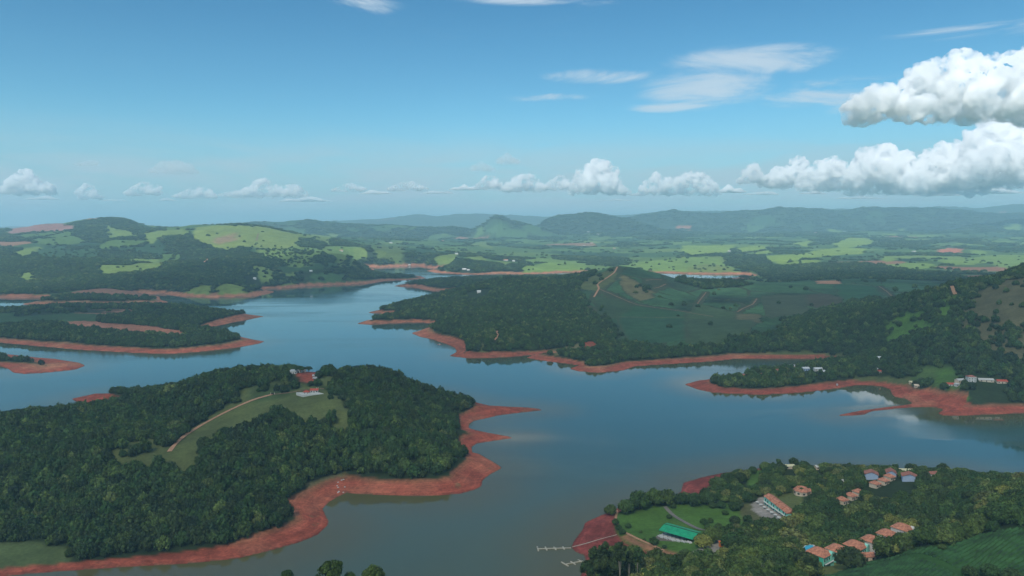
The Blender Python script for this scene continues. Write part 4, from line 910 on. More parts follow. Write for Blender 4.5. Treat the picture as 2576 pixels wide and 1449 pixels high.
ribbon('dirt_track', [(2394,720),(2398,730),(2403,741)], 6, M_TRACK, 'red dirt scar at the top right of the plantation')
ribbon('dirt_track', [(1625,706),(1645,704),(1665,705)], 4, M_TRD, 'short track near the hilltop')
ribbon('dirt_track', [(1645,726),(1662,722),(1675,715)], 4, M_TRD, 'curved track below the hilltop')
ribbon('dirt_track', [(1555,798),(1640,799),(1717,799)], 3, M_TRD, 'track along the upper edge of a lower plot')
ribbon('dirt_track', [(1249,833),(1253,846),(1243,857)], 5, M_TRACK, 'dirt clearing trail in the woods of the promontory')
ribbon('dirt_track', [(523,650),(518,656),(513,660)], 9, M_TRACK, 'pale track on the left hills')
ribbon('dirt_track', [(650,588),(648,596),(645,606)], 8, M_TRD, 'eroded track down the bright pasture hill')
ribbon('road', [(1673,1275),(1686,1291),(1704,1304),(1726,1316),(1750,1328),(1768,1337),(1800,1338)], 3.6, M_ASPH, 'narrow grey road across the lawn beside the green roof', lift=0.15)
ribbon('footpath', [(1552,1285),(1548,1308),(1556,1325),(1571,1341),(1602,1355),(1640,1371),(1672,1386)], 2.0, M_TRACK, 'dirt footpath along the lawn edge above the red beach', lift=0.15)
ribbon('footpath', [(1740,1393),(1715,1406),(1690,1418),(1665,1424)], 2.4, M_TRACK, 'pale footpath down to the beach', lift=0.15)
ribbon('footpath', [(1695,1262),(1740,1262),(1785,1263)], 1.5, M_CONC, 'pale footpath behind the lawn', lift=0.15)
ribbon('boat_ramp', [(1439,1377),(1482,1366),(1520,1355),(1552,1346)], 1.0, M_WOODT, 'thin pale plank way over the red beach', lift=0.2)
# ---- docks
def dock(label, line, fingers, wd):
    a, b_ = (Vector(at_z(*p, 0.55)) for p in line); o = empty('floating_dock', tuple(a))
    def plank(name, p, q, w_, z0=0.0):
        p, q = Vector(p) - a, Vector(q) - a; d_ = (q - p).normalized(); n_ = Vector((-d_.y, d_.x, 0)) * w_ / 2; zt = z0
        return MB().add([p - n_ + Vector((0,0,zt)), q - n_ + Vector((0,0,zt)), q + n_ + Vector((0,0,zt)), p + n_ + Vector((0,0,zt)), p - n_ + Vector((0,0,zt-0.5)), q - n_ + Vector((0,0,zt-0.5)), q + n_ + Vector((0,0,zt-0.5)), p + n_ + Vector((0,0,zt-0.5))],
                        [(0,1,2,3),(7,6,5,4),(0,4,5,1),(1,5,6,2),(2,6,7,3),(3,7,4,0)]).build(name, M_WOODT, o)
    plank('walkway', a, b_, wd)
    for f0, f1, fw in fingers: plank('finger_pontoon', at_z(*f0, 0.55), at_z(*f1, 0.55), fw, 0.04)
    for k in range(5):
        p = a.lerp(b_, k / 4) - a; MB().cyl(p.x, p.y + wd, -1.5, 1.2, 0.12).build('pile', M_DARK, o)
    tag(o, label, 'dock', 'floating docks'); return o
dock('longer floating dock with four cross pontoons, reaching from the red beach', ((1353,1379.6),(1437,1377.5)), [((1351.5,1374),(1354.5,1385.5),1.0),((1372,1375),(1376,1383.5),1.1),((1393.5,1375),(1398.5,1382.5),1.1),((1415.5,1374.5),(1420,1381.5),1.1)], 0.8)
dock('shorter slanting floating dock with three cross pontoons, beside the tall trees', ((1422,1418.5),(1466,1410.5)), [((1412,1413),(1430,1423.5),0.9),((1435,1411.5),(1448,1419.5),0.9),((1454,1407.5),(1464,1412.5),0.9)], 0.8)
# ---- green roofed pavilion
gz = h1(*hit(1705, 1356)) + 0.3
def atr(px, py, z): return Vector(at_z(px, py, z))
A0 = atr(1657, 1334, gz + 4.2); A1 = atr(1743, 1358, gz + 4.2); ax_ = (A1 - A0).normalized(); ay_ = Vector((-ax_.y, ax_.x, 0)); LEN = (A1 - A0).length
pav = empty('green_roofed_pavilion', (A0.x, A0.y, gz), math.atan2(ax_.y, ax_.x)); WD = 15.0
def roofplane(name, y0, y1, z0, z1, m_):
    return MB().add([(0,y0,z0),(LEN,y0,z0),(LEN,y1,z1),(0,y1,z1),(0,y0,z0+.15),(LEN,y0,z0+.15),(LEN,y1,z1+.15),(0,y1,z1+.15)], [(0,3,2,1),(4,5,6,7),(0,1,5,4),(1,2,6,5),(2,3,7,6),(3,0,4,7)]).build(name, m_, pav)
roofplane('roof', 0, WD * 0.60, 4.2, 6.0, M_GREEN); roofplane('roof', WD * 0.66, WD, 6.3, 5.0, M_GREEN)
MB().box(0.3, LEN-0.3, WD*0.60, WD*0.66, 4.8, 6.2).build('roof_vent', M_DARK, pav)
MB().box(0.5, LEN-0.5, 1.0, WD-0.5, -2.5, 0.15).build('floor', M_CONC, pav)
MB().box(1, LEN-1, WD-0.9, WD-0.7, 0.15, 3.0).build('back_wall', M_DARK, pav)
for k in range(9):
    for yy_ in (0.6, WD*0.5, WD-0.6): MB().box(0.6+k*(LEN-1.4)/8, 0.8+k*(LEN-1.4)/8, yy_, yy_+0.2, 0, 4.2 if yy_ < 1 else 5).build('post', M_DARK, pav)
tag(pav, 'long open pavilion with a bright green metal roof on the lawn', 'pavilion'); EXCL.append((A0.x + ax_.x*LEN/2 + ay_.x*7, A0.y + ax_.y*LEN/2 + ay_.y*7, LEN*0.6))
EXCL.append((A0.x + ax_.x*LEN/2 - ay_.x*8, A0.y + ax_.y*LEN/2 - ay_.y*8, LEN*0.6))
tb = empty('picnic_table', (0, 0, 0)); MB().box(-0.9, 0.9, -0.45, 0.45, 0.70, 0.78).build('table_top', M_ROOFW, tb)
for sy in (-0.8, 0.8): MB().box(-0.9, 0.9, sy-0.16, sy+0.16, 0.42, 0.48).build('bench', M_ROOFW, tb)
for sx in (-0.7, 0.7): MB().box(sx-0.06, sx+0.06, -0.8, 0.8, 0.0, 0.42).build('leg', M_ROOFW, tb)
tag(tb, '', 'table'); NTB = 12
ordn = ['first', 'second', 'third', 'fourth', 'fifth', 'sixth', 'seventh', 'eighth', 'ninth', 'tenth', 'eleventh', 'twelfth']
for k in range(NTB):
    o = tb if k == 0 else copy_tree(tb); p = A0 + ax_ * (1.2 + k * (LEN - 2.4) / (NTB - 1)) - ay_ * (0.6 + 0.9 * (k % 2))
    o.location = (p.x, p.y, max(gz + 0.0, h1(p.x, p.y)) + 0.02); o.rotation_euler = (0, 0, math.atan2(ax_.y, ax_.x) + 1.2 + 0.5 * (k % 3)); o.scale = (1.25,) * 3
    o['label'] = 'white picnic table under the green roof eave, %s from the left' % ordn[k]; o['group'] = 'white picnic tables along the pavilion'
tp = MB().box(-1, LEN + 1, -2.4, 1.0, -2.5, 0.0).build('paved_terrace', M_ASPH, None); tp.location = (A0.x, A0.y, gz); tp.rotation_euler = (0, 0, math.atan2(ax_.y, ax_.x)); tag(tp, 'grey paved strip along the front of the green pavilion', 'terrace')
# ---- resort houses
rzm = heading((2080, 1420), (2300, 1350))
step0 = Vector(hit(2083, 1424)); step1 = Vector(hit(2290, 1356)); M_MINTD = mk('deep_mint_plaster', (0.05, 0.42, 0.30), 0.8, 0.2, 0.06)
mint_lab = ['mint green walled house with terracotta roof at the row end nearest the pool', 'second mint walled terracotta house from the left end of the row', 'third mint walled terracotta house of the row, left of the tree clump',
            'fourth terracotta house of the row, its white walls showing behind a tree', 'fifth terracotta roofed house of the row, wide roof above the dark tree', 'sixth terracotta roofed house at the right end of the row, big square roof']
def mint_unit(t_, k):
    p = step0.lerp(step1, t_); w_, d_, h_ = 11.0, 12.0, 7.2; mw = M_MINT if k < 3 else M_WHITE
    o = house('row_house', 0, 0, w_, d_, h_, 3.2, rzm, mw, M_TERRA, mint_lab[k], 'house', 'terracotta roofed row houses near the pool', 'hip', 4, 0.7, 2.0, 9.0, True, 0.0, (p.x, p.y))
    # rounded parapet wall standing proud on the right of the front
    n = 9; pr = [(w_/2 - 3.4 + 3.4*i/n, h_ + 1.5*math.sin(math.pi*i/n)) for i in range(n+1)]
    vs = [(a, -0.9, c) for a, c in pr] + [(pr[-1][0], -0.9, -2.5), (pr[0][0], -0.9, -2.5)]; vs += [(a, 1.6, c) for a, _, c in vs]; m_ = n + 3
    MB().add(vs, [tuple(range(m_-1, -1, -1)), tuple(range(m_, 2*m_))] + [(i, (i+1) % m_, m_+(i+1) % m_, m_+i) for i in range(m_)]).build('parapet', M_MINT if k < 4 else M_WHITE, o)
    MB().box(-w_/2-0.1, w_/2, -1.8, -0.92, 2.9, 3.05).build('balcony', M_WHITE, o)
    if k == 0: MB().box(-w_/2-0.12, -w_/2-0.02, 0.3, d_-0.3, -2.0, h_-0.5).build('side_wall', M_MINTD, o)
    return o
for k in range(6): mint_unit(k / 5.0, k)
house('row_house', 2332, 1340, 7, 6, 3.5, 2.0, rzm, M_WHITE, M_TERRA, 'small terracotta roof peeping out behind the right end of the row', 'house', None, 'hip', 2)
house('row_house', 2182, 1412, 12, 4, 2.8, 1.2, rzm - 0.6, M_BEIGE, M_TERRA, 'low annex with an orange tiled roof in front of the fourth row house', 'house', None, 'shed', 3)
# hotel: four stepped sections
rzh = heading((1921, 1262), (1972, 1300)); hp = Vector(hit(1922, 1268)); hq = Vector(hit(1976, 1304)); L_ = (hq - hp).length
hot = empty('hotel', (hp.x, hp.y, h1(hp.x, hp.y)), math.atan2((hq-hp).y, (hq-hp).x)); zs = [h1(*(hp.lerp(hq, (k+.5)/4))) - h1(hp.x, hp.y) for k in range(4)]
for k in range(4):
    x0_, x1_ = L_*k/4, L_*(k+1)/4; zb_ = 0.4*(3-k); d0 = 0.5*k
    MB().box(x0_, x1_-0.02*k, d0, 8+d0, -4, 6.2+zb_).build('wall', M_MINT, hot)
    MB().add([(x0_-.1, d0-.8, 6.25+zb_), (x1_+.5, d0-.8, 6.25+zb_), (x1_+.5, 4+d0, 8.4+zb_), (x0_-.1, 4+d0, 8.4+zb_), (x1_+.5, 8.8+d0, 6.25+zb_), (x0_-.1, 8.8+d0, 6.25+zb_)], [(0,1,2,3), (3,2,4,5), (1,4,2), (0,3,5), (0,5,4,1)]).build('roof', M_TERRA, hot)
    for fl in (0, 1):
        for j in (0.28, 0.72): MB().box(x0_+(x1_-x0_)*j-0.8, x0_+(x1_-x0_)*j+0.8, d0-0.06, d0+0.05, fl*3+0.6, fl*3+2.5).build('window', M_GLASS, hot)
    MB().box(x0_+0.2, x1_-0.2, d0-1.5, d0-0.02, 3.0, 3.15).build('balcony', M_WHITE, hot)
tag(hot, 'long mint green hotel block with stepped terracotta roofs above the lawn', 'hotel'); hc_ = hp.lerp(hq, .5); EXCL += [(hc_.x, hc_.y, L_*0.62), (hc_.x*0.965, hc_.y*0.965, L_*0.6)]
for k in range(7):
    p = hit(1905 + k*9, 1268 + k*6.5); o = empty('sun_parasol', (p[0], p[1], h1(*p))); MB().cyl(0,0,0,2.3,0.05).build('pole', M_DARK, o); MB().cyl(0,0,2.1,2.8,1.6,0.05,8).build('canopy', M_PADW, o)
    tag(o, 'white parasol on the hotel terrace, %s from the upper left' % ordn[k], 'parasol', 'white parasols in front of the hotel')
# octagonal house
op = hit(2016, 1243); o = empty('octagonal_house', (op[0], op[1], h1(*op))); n = 8
def ring(r, z): return [(r*math.cos(2*math.pi*(i+.5)/n), r*math.sin(2*math.pi*(i+.5)/n), z) for i in range(n)]
def loft(rings): return [(a*n+i, a*n+(i+1) % n, (a+1)*n+(i+1) % n, (a+1)*n+i) for a in range(len(rings)-1) for i in range(n)]
rg = [ring(6.5,-2), ring(6.5,4)]; MB().add(sum(rg, []), loft(rg)).build('wall', M_BEIGE, o)
rg = [ring(7.3,3.9), ring(5.0,6.2), ring(2.4,4.4), ring(2.4,-1)]; MB().add(sum(rg, []), loft(rg)).build('roof', M_TERRA, o)
for i in range(8):
    a = 2*math.pi*i/8; c_, s_ = math.cos(a)*6.08, math.sin(a)*6.08; ux, uy = -math.sin(a), math.cos(a)
    MB().add([(c_-ux, s_-uy, 1), (c_+ux, s_+uy, 1), (c_+ux, s_+uy, 2.6), (c_-ux, s_-uy, 2.6), (c_*.98-ux, s_*.98-uy, 1), (c_*.98+ux, s_*.98+uy, 1), (c_*.98+ux, s_*.98+uy, 2.6), (c_*.98-ux, s_*.98-uy, 2.6)], [(0,1,2,3),(7,6,5,4),(0,4,5,1),(3,2,6,7),(0,3,7,4),(1,5,6,2)]).build('window', M_GLASS, o)
tag(o, 'round looking octagonal house with a ring shaped terracotta roof around a small tree', 'house'); EXCL += [(op[0], op[1], 11), (op[0]*.97, op[1]*.97, 9)]
tree('broadleaf_tree', op[0], op[1], 1.9, 6.3, CR_NEAR[0], TR, 0.4, 'small tree in the courtyard of the octagonal house')
house('bungalow', 2033, 1245, 7, 5, 3, 1.8, 0.3, M_BEIGE, M_TERRA, 'small terracotta roofed wing to the right of the octagonal house', 'house', None, 'gable', 2)
rs1 = heading((2125, 1268), (2176, 1250))
for k, (a, b_, l) in enumerate([(2129,1269,'left'), (2150,1258,'middle'), (2170,1249,'right')]):
    house('chalet', a, b_, 7.0, 8, 3.6, 2.3, rs1, M_BEIGE, M_TERRA, 'salmon roofed chalet, the %s one of the nearer row of three in the trees' % l, 'chalet', 'salmon roofed chalets', 'hip', 3, 0.6)
for k, (a, b_, l) in enumerate([(2211,1227,'left'), (2232,1219,'middle'), (2247,1209,'right')]):
    house('chalet', a, b_, 6.5, 7.5, 3.4, 2.2, rs1, M_BEIGE, M_TERRA, 'salmon roofed chalet, the %s one of the farther row of three in the trees' % l, 'chalet', 'salmon roofed chalets', 'hip', 3, 0.6)
for a, b_, w_, l in [(2208,1203,11,'leftmost'), (2253,1199,8,'middle'), (2306,1209,12,'rightmost')]:
    house('blue_house', a, b_, 9, w_, 4.2, 2.4, 1.2, M_BLUE, M_BROWN, 'pale blue walled house with brown roof, the %s of the three by the far shore' % l, 'house', 'pale blue houses', 'gable', 3, 0.7)
house('long_shed', 2283, 1191, 16, 4, 2.6, 0.8, -0.12, M_WHITE, M_YEL, 'long low building with a pale yellow roof behind the blue houses', 'building', None, 'shed', 4)
house('bungalow', 2351, 1200, 8, 5, 3, 1.6, 0.2, M_WHITE, M_BROWN, 'brown roofed house right of the blue houses', 'house', None, 'gable', 2)
house('bungalow', 2062, 1182, 7, 5, 3, 1.2, 0.1, M_BEIGE, M_PADW, 'beige roofed hut by the far shore, right of the two tall trees', 'hut', None, 'gable', 2)
house('bungalow', 1988, 1180, 11, 4, 2.6, 0.8, 0.1, M_BEIGE, M_YEL, 'pale low hut under the two tall trees on the far shore', 'hut', None, 'shed', 2)
house('bungalow', 2126, 1217, 4, 4, 2.6, 1.0, 0.5, M_WHITE, M_PADW, 'tiny whitish hut left of the farther chalets', 'hut', None, 'gable', 1)
house('kiosk', 1820, 1376, 4.6, 3, 2.6, 0.5, 0.15, M_ORANGE, M_ORANGE, 'small bright orange kiosk beside the parking area', 'kiosk', None, 'shed', 2, 0.4)
# pool
po = slab('swimming_pool', [(2008,1392),(2030,1382),(2046,1383),(2054,1390),(2046,1396),(2018,1398)], M_PADW, 'turquoise swimming pool with a pale deck beside the mint green houses', 'pool', 0.3)
W = [Vector(hit(*p)) for p in [(2014,1391),(2031,1384),(2044,1385),(2049,1389),(2020,1394)]]; MB().add([(p.x-po.location.x, p.y-po.location.y, 0.03) for p in W], [tuple(range(5))]).build('pool_water', M_POOL, po)
for px_, py_ in ((2015,1395),(2035,1390),(2050,1395),(2030,1402)):
    p = hit(px_, py_); EXCL += [(p[0]*q, p[1]*q, 6.0) for q in (1.0, .985, .97, .955)]
p = hit(2011, 1396); o = empty('water_tower', (p[0], p[1], h1(*p))); MB().cyl(0,0,-0.5,4.6,0.35,0.3).build('column', M_CONC, o); MB().cyl(0,0,4.5,5.4,0.6,1.0,10).build('tank', M_CONC, o); tag(o, 'slim white water tower at the left end of the pool', 'water tower')
# ---- left headland
for a, b_, w_, d_, h_, l in [(738,941,8.5,7,4.4,'white flat roofed modern house on the crest of the left headland'), (751,938,8,6,3.4,'lower white house attached behind the modern one on the crest'), (764,936,5,5,3,'small white outbuilding right of the white houses on the crest')]:
    house('modern_house', a, b_, w_, d_, h_, 0.3, 0.1, M_WHITE, M_ROOFW, l, 'house', None, 'flat', 3, 0.3)
slab('paved_yard', [(745,994),(762,999),(815,991),(802,987.5)], M_PADW, 'white paved yard around the red roofed house on the meadow', 'yard', 0.2)
house('cottage', 770, 994, 7, 5, 3.0, 1.8, 0.05, M_WHITE, M_RED, 'small red roofed house on the left part of the white yard', 'house', None, 'hip', 2, 0.6, zadd=0.6)
house('cottage', 790, 989.5, 9, 5, 3.0, 1.6, 0.05, M_WHITE, M_RED, 'longer red roofed house on the right part of the white yard', 'house', None, 'gable', 3, 0.6, zadd=0.6)
for k, (a, b_) in enumerate([(797,984),(801,984)]):
    p = hit(a, b_); o = MB().cyl(0,0,0,4.5,0.35).build('gate_post', M_PADW); o.location = (p[0], p[1], h1(*p)); tag(o, 'pale post behind the red roofed houses, the %s of two' % ('left', 'right')[k], 'post', 'pale posts')
p = hit(686, 993); o = empty('gate', (p[0], p[1], h1(*p))); [MB().box(x_, x_+0.5, -.25, .25, 0, 2.6).build('pillar', M_BEIGE, o) for x_ in (-2.5, 2.0)]; MB().box(-2, 2, -.08, .08, 0.3, 2.2).build('leaf', M_DARK, o); tag(o, 'gate with beige pillars where the dirt track ends on the meadow', 'gate')
van = empty('parked_van', (0,0,0)); MB().box(-2.2,2.2,-0.95,0.95,0.35,1.9).build('body', M_ROOFW, van); MB().box(-2.23,-1.2,-0.9,0.9,1.1,1.7).build('windscreen', M_GLASS, van)
for sx in (-1.4, 1.4):
    for sy in (-0.96, 0.96):
        q_ = MB().cyl(0,0,-0.1,0.1,0.36,n=10).build('wheel', M_DARK, van); q_.rotation_euler = (math.pi/2,0,0); q_.location = (sx, sy, 0.36)
for k, (a, b_, l) in enumerate([(791,947,'white van parked below the crest of the left headland, the upper of two'), (792,953,'white van parked below the crest of the left headland, the lower of two'), (1856,964,'white van on the red bank left of the village'), (2106,970,'white van on the red bank below the village')]):
    o = van if k == 0 else copy_tree(van); p = hit(a, b_); o.location = (p[0], p[1], h1(*p)+0.05); o.rotation_euler = (0,0,0.4*k); o.scale = (1.2,)*3; tag(o, l, 'van', 'white vans'); EXCL.append((p[0], p[1], 5)); EXCL.append((p[0]*.98, p[1]*.98, 6))
# white rocks and rubble on the neck of the left headland
ORDB = 'first second third fourth fifth sixth seventh eighth ninth'.split(); BX = sorted(random.Random(k).uniform(845, 868) for k in range(9))
for k in range(9):
    a = BX[k]; b_ = random.Random(k+50).uniform(1205, 1240); p = hit(a, b_)
    b2 = bmesh.new(); bmesh.ops.create_icosphere(b2, subdivisions=1, radius=0.9); [setattr(v, 'co', v.co * random.uniform(0.7, 1.3)) for v in b2.verts]; me = bpy.data.meshes.new('boulder'); b2.to_mesh(me); b2.free()
    o = link('boulder', me, M_CONC); o.location = (p[0], p[1], h1(*p) + 0.2); o.scale = (1.2, 1, 0.6); tag(o, 'pale boulder on the bare neck of the left headland, %s counted from the left' % ORDB[k], 'boulder', 'pale boulders')
# ---- village on the small headland and on the right shore
VIL = [(2001,926,13,9,4,'flat',M_BEIGE,M_ROOFW,'wide white roofed building at the back of the village'), (2029,933,11,8,4,'gable',M_BLUE,M_ROOFW,'white and blue house in the middle of the village'), (2060,933,13,8,3.2,'gable',M_WHITE,M_ROOFW,'white roofed house at the right of the village, widest roof'),
 (2075,940,8,6,3,'shed',M_BEIGE,M_ROOFW,'narrow white roof just in front of the widest white one'), (2115,928,6,5,3,'gable',M_WHITE,M_ROOFW,'small white house alone in the trees right of the village'), (1959,937,11,9,3.6,'hip',M_BEIGE,M_BROWN,'brown roofed house left of the white roofed building in the village'),
 (1917,947,7,8,3.2,'hip',M_BEIGE,M_BROWN,'brown roofed house in the left part of the village'), (1875,949,7,6,3,'gable',M_BEIGE,M_BROWN,'leftmost house of the village, half hidden by trees'), (1985,941,6,5,3,'gable',M_WHITE,M_BROWN,'small brown roofed house in front of the village'),
 (2215,904,9,4,2.6,'shed',M_WHITE,M_ROOFW,'thin white roof high in the woods behind the village'), (2206,932,4,6,3.4,'gable',M_WHITE,M_ROOFW,'narrow white house at the edge of the woods'), (2213,939,5,5,3,'gable',M_BEIGE,M_RED,'small red roofed hut under the narrow white house'),
 (2261,888,4,4,2.6,'gable',M_BEIGE,M_RED,'tiny red roof deep in the woods on the right'), (2292,966,4,4,2.6,'gable',M_BEIGE,M_YEL,'pale hut at the left foot of the wooded slope'), (2307,975,6,4,2.4,'shed',M_BEIGE,M_BEIGE,'low beige hut just above the red bank'),
 (2391,972,12,6,3,'gable',M_WHITE,M_RED,'long house with an orange red roof near the right shore'), (2410,972,5,5,3.4,'flat',M_WHITE,M_ROOFW,'white box house touching the long orange roofed one'), (2419,963,11,7,3.6,'gable',M_BEIGE,M_CONC,'grey roofed pale house left of the tall house'),
 (2446,961,11,8,7.5,'hip',M_WHITE,M_BROWN,'tall three storey white house, highest on the right shore'), (2482,961,20,4,2.8,'shed',M_BEIGE,M_CONC,'long low grey roofed shed right of the tall house'), (2522,965,14,7,3.2,'gable',M_BEIGE,M_RED,'bright red roofed house at the far right')]
for a, b_, w_, d_, h_, kd, mw, mr, l in VIL:
    house('village_house', a, b_, w_, d_, h_, 1.8 if kd != 'flat' else 0.3, random.Random(a).uniform(-0.25, 0.25), mw, mr, l, 'house', 'village houses', kd, 3 if w_ > 6 else 2, 0.5)
o = empty('rowing_boat', at_z(1106, 867, 0.0)); MB().add([(-5,0,.6),(-3,-1.1,.5),(3,-1.1,.5),(4,0,.6),(3,1.1,.5),(-3,1.1,.5),(-4,0,-.2),(3,0,-.2)], [(0,1,6),(1,2,7,6),(2,3,7),(3,4,7),(4,5,6,7),(5,0,6)]).build('hull', M_RED, o); MB().box(-1.5,1.5,-.9,.9,.5,1.6).build('cabin', M_ROOFW, o); tag(o, 'small red and white boat moored under the point of the promontory', 'boat')
# ---- farmsteads
FARM = [(1148,640,24,'white walled farmhouse left of the small cleared mound on the plain'), (1272,656,34,'long white farm building beside the bright field across the inlet'), (1292,658,20,'smaller farm building right of the long white one'), (1168,679,26,'white farmhouse in the trees on the far lake point'), (1178,681,16,'small grey shed next to the farmhouse on the far lake point'),
 (1480,584,40,'tiny white farm on the far plain, above the green promontory'), (1488,612,30,'pair of white roofs on the plain, right of the middle'), (1469,620,26,'small white roof left of and below the pair on the plain'), (1504,590,40,'long pale roof far away on the plain'), (983,612,30,'white shed in the pale green pasture'), (1113,607,26,'small white house left of the brown field'), (2125,584,40,'white farm in the bright strip far right'), (2052,586,40,'grey farm beside dark woods, far right'),
 (782,684,14,'small white house near the lake on the left hills'), (640,703,15,'white hut in dark woods above the twin pastures'), (1205,737,14,'white boathouse on the spit of the promontory'), (858,632,26,'pale farm roof below the bright pasture hill'), (1030,668,14,'white hut on the far red shore'), (1545,626,26,'small pale roof amid fields right of centre'), (2300,634,30,'pale farm between bright fields on the right'), (1835,633,28,'grey roofed farm between the bright fields')]
for a, b_, w_, l in FARM: house('farmhouse', a, b_, w_ * 0.8, w_ * 0.45, 4.0 + w_*0.05, 3.0, random.Random(a).uniform(-0.3, 0.3), M_WHITE, M_ROOFW if a % 3 else M_TERRA, l, 'farmhouse', 'farmhouses on the plain', 'gable', 3, 0.6, excl=30 + b_*0.02)
# ---- trees of their own
def tree_at(px, pyc, rp, tint, label, crown=0, hf=1.55, lift=0.9, Yd=None, name='broadleaf_tree', cat='tree', group=None):
    """crown centre and radius in picture pixels"""
    cm_ = CR_NEAR[crown] if crown < 5 else CR_TALL[crown - 5]
    if Yd is None: x, y = hit(px, pyc + rp * lift)
    else: x, y, _ = at_y(px, pyc, Yd)
    r = rp * y / F; zt = at_y(px, pyc - rp * (0.9 if crown < 5 else 1.2), y)[2]; zg = h1(x, y); h = max(zt - zg, r * 0.9) if Yd else r * (hf if crown < 5 else 2.4)
    EXCL.append((x, y, r * 0.7)); EXCL.append((x*.985, y*.985, r*0.7))
    return tree(name, x, y, r, h, cm_, TR_T if crown >= 5 else (TR_F if crown == 4 else TR), tint, label, cat, group)
LT = [(1693,1271,9,.5,'round bush left of the top of the road on the lawn'),(1742,1268,8,.35,'dark round bush alone on the upper edge of the right lawn'),(1792,1269,11,.5,'mid green bush, left one of the pair on the upper lawn'),(1815,1268,13,.42,'bigger bush, right one of the pair on the upper lawn'),
 (1850,1272,15,.35,'dark round tree at the lawn corner near the hotel'),(1683,1298,8,.35,'small dark tree just left of the road'),(1580,1321,9,.45,'grey green round bush alone on the left lawn'),(1824,1288,9,.45,'low bush between the dark trees on the right lawn'),(1849,1306,15,.22,'darkest tall round tree on the right lawn'),
 (1881,1303,13,.42,'green round tree right of the darkest one on the lawn'),(1771,1310,12,.4,'round tree, larger of the two in the middle of the right lawn'),(1787,1308,9,.5,'round tree, smaller of the two in the middle of the right lawn'),(1781,1325,11,.45,'tree at the lower lawn above the olive tree'),(1808,1322,11,.55,'bush at the lower right end of the lawn'),
 (1612,1337,5,.6,'tiny thin tree on the left lawn near the pavilion'),(1645,1359,14,.42,'dark bushy tree just left of the pavilion front'),(1671,1374,7,.4,'small tree below the pavilion'),(1726,1381,20,.6,'wide low grey green thicket in front of the pavilion'),(1621,1356,5,.5,'small bush at the lawn edge left of the pavilion'),(1565,1336,10,.4,'dark bush on the lawn edge above the beach')]
for a, b_, r_, t_, l in LT: tree_at(a, b_, r_, t_, l, (a * 7) % 4, 1.35 if r_ < 18 else 0.6, 0.8)
tree_at(1767, 1355, 25, .93, 'big round olive yellow tree at the right end of the green roof', 1, 1.35, 0.9)
YT = [(2228,1254,15,.9,'yellow green tree in the woods behind the chalets'),(2532,1228,30,.95,'widest yellow flowering tree near the right edge'),(2480,1206,11,.97,'small bright yellow green tree close to the far shore on the right'),(2564,1270,19,.86,'yellow green tree below the widest yellow one, at the right edge'),
 (2090,1342,20,.93,'yellow flowering tree in the woods above the pool'),(1964,1226,14,.88,'olive yellow tree between hotel and octagonal house'),(2266,1343,10,.85,'small olive tree behind the terracotta row'),(2130,1180,9,.8,'olive tree on the far shore right of the two tall trees'),(2170,1200,8,.84,'yellowish bush left of the blue houses')]
for a, b_, r_, t_, l in YT: tree_at(a, b_, r_, t_, l, 4 if r_ > 14 else 2, 1.3, 1.0, name='flowering_tree')
ST = [(1959,1160,11,.5,5,'tall light green tree on the far shore, left one of the tall pair'),(1997,1158,13,.3,2,'round dark tree on the far shore, right one of the tall pair'),(1894,1180,12,.35,0,'dark tree left of the two ball shaped trees on the far shore'),(1917,1166,0,.3,0,''),(1917,1171,7,.28,1,'ball shaped tree on the far shore, left one of two'),(1931,1170,9,.28,3,'ball shaped tree on the far shore, right one of two'),
 (2137,1166,7,.4,6,'slim tall tree on the shore, left of the blue houses'),(2252,1172,11,.35,5,'tall dark tree behind the blue houses, left one'),(2288,1172,12,.3,2,'tall dark tree behind the blue houses, middle one'),(2300,1172,9,.7,5,'bright green tall tree behind the long yellow roof'),(2371,1176,17,.25,3,'large dark round tree on the far shore right of the blue houses'),
 (2464,1192,11,.3,4,'dark flat topped tree on the far shore near the right edge'),(2540,1200,12,.35,1,'dark tree on the far shore at the right edge'),(1535,1279,17,.62,1,'light green round tree alone at the left tip of the lawn'),(1575,1270,22,.5,0,'leafy tree at the left end of the tree group by the water'),(1608,1252,28,.45,2,'second leafy tree of the group by the water'),
 (1645,1245,26,.55,3,'middle leafy tree of the group by the water'),(1676,1246,26,.6,1,'brightest tree of the group by the water, above the road'),(1712,1250,18,.35,0,'dark tree of the group by the water behind the footpath'),(1745,1252,20,.35,2,'broad dark tree behind the footpath'),(1780,1248,22,.3,3,'broad dark tree right of the footpath'),(1815,1205,0,.3,0,''),
 (1828,1200,18,.33,2,'dark tree standing on the red slope at the upper shore'),(1862,1197,17,.3,1,'round dark tree left of the small shore lawn'),(1548,1310,10,.45,0,'bush beside the dirt footpath above the beach'),(1556,1325,9,.4,2,'second bush beside the dirt footpath above the beach')]
for a, b_, r_, t_, c_, l in ST:
    if r_: tree_at(a, b_, r_, t_, l, c_, 1.6 if c_ < 5 else 3.0, 1.0 if c_ < 5 else 1.6)
EU = [(1508,1422,24,.22,'dark eucalyptus crown below the leftmost tall one'),(1550,1425,24,.28,'broad dark crown under the middle eucalyptus trees'),(1578,1432,22,.2,'dark low crown at the lower right of the eucalyptus clump'),(1495,1400,24,.25,'tall dark eucalyptus at the left end of the beach clump'),(1518,1385,20,.3,'tallest leafy eucalyptus, second from the left in the beach clump'),(1538,1404,18,.2,'dark eucalyptus in the middle of the beach clump'),(1560,1388,22,.25,'full crowned eucalyptus right of the middle of the beach clump'),(1583,1402,16,.28,'slim eucalyptus near the right of the beach clump'),(1604,1398,17,.38,'airy eucalyptus at the right end of the beach clump'),(1480,1432,22,.35,'lower dark tree at the left foot of the eucalyptus clump'),(1525,1435,26,.3,'bushy dark tree filling the foot of the eucalyptus clump')]
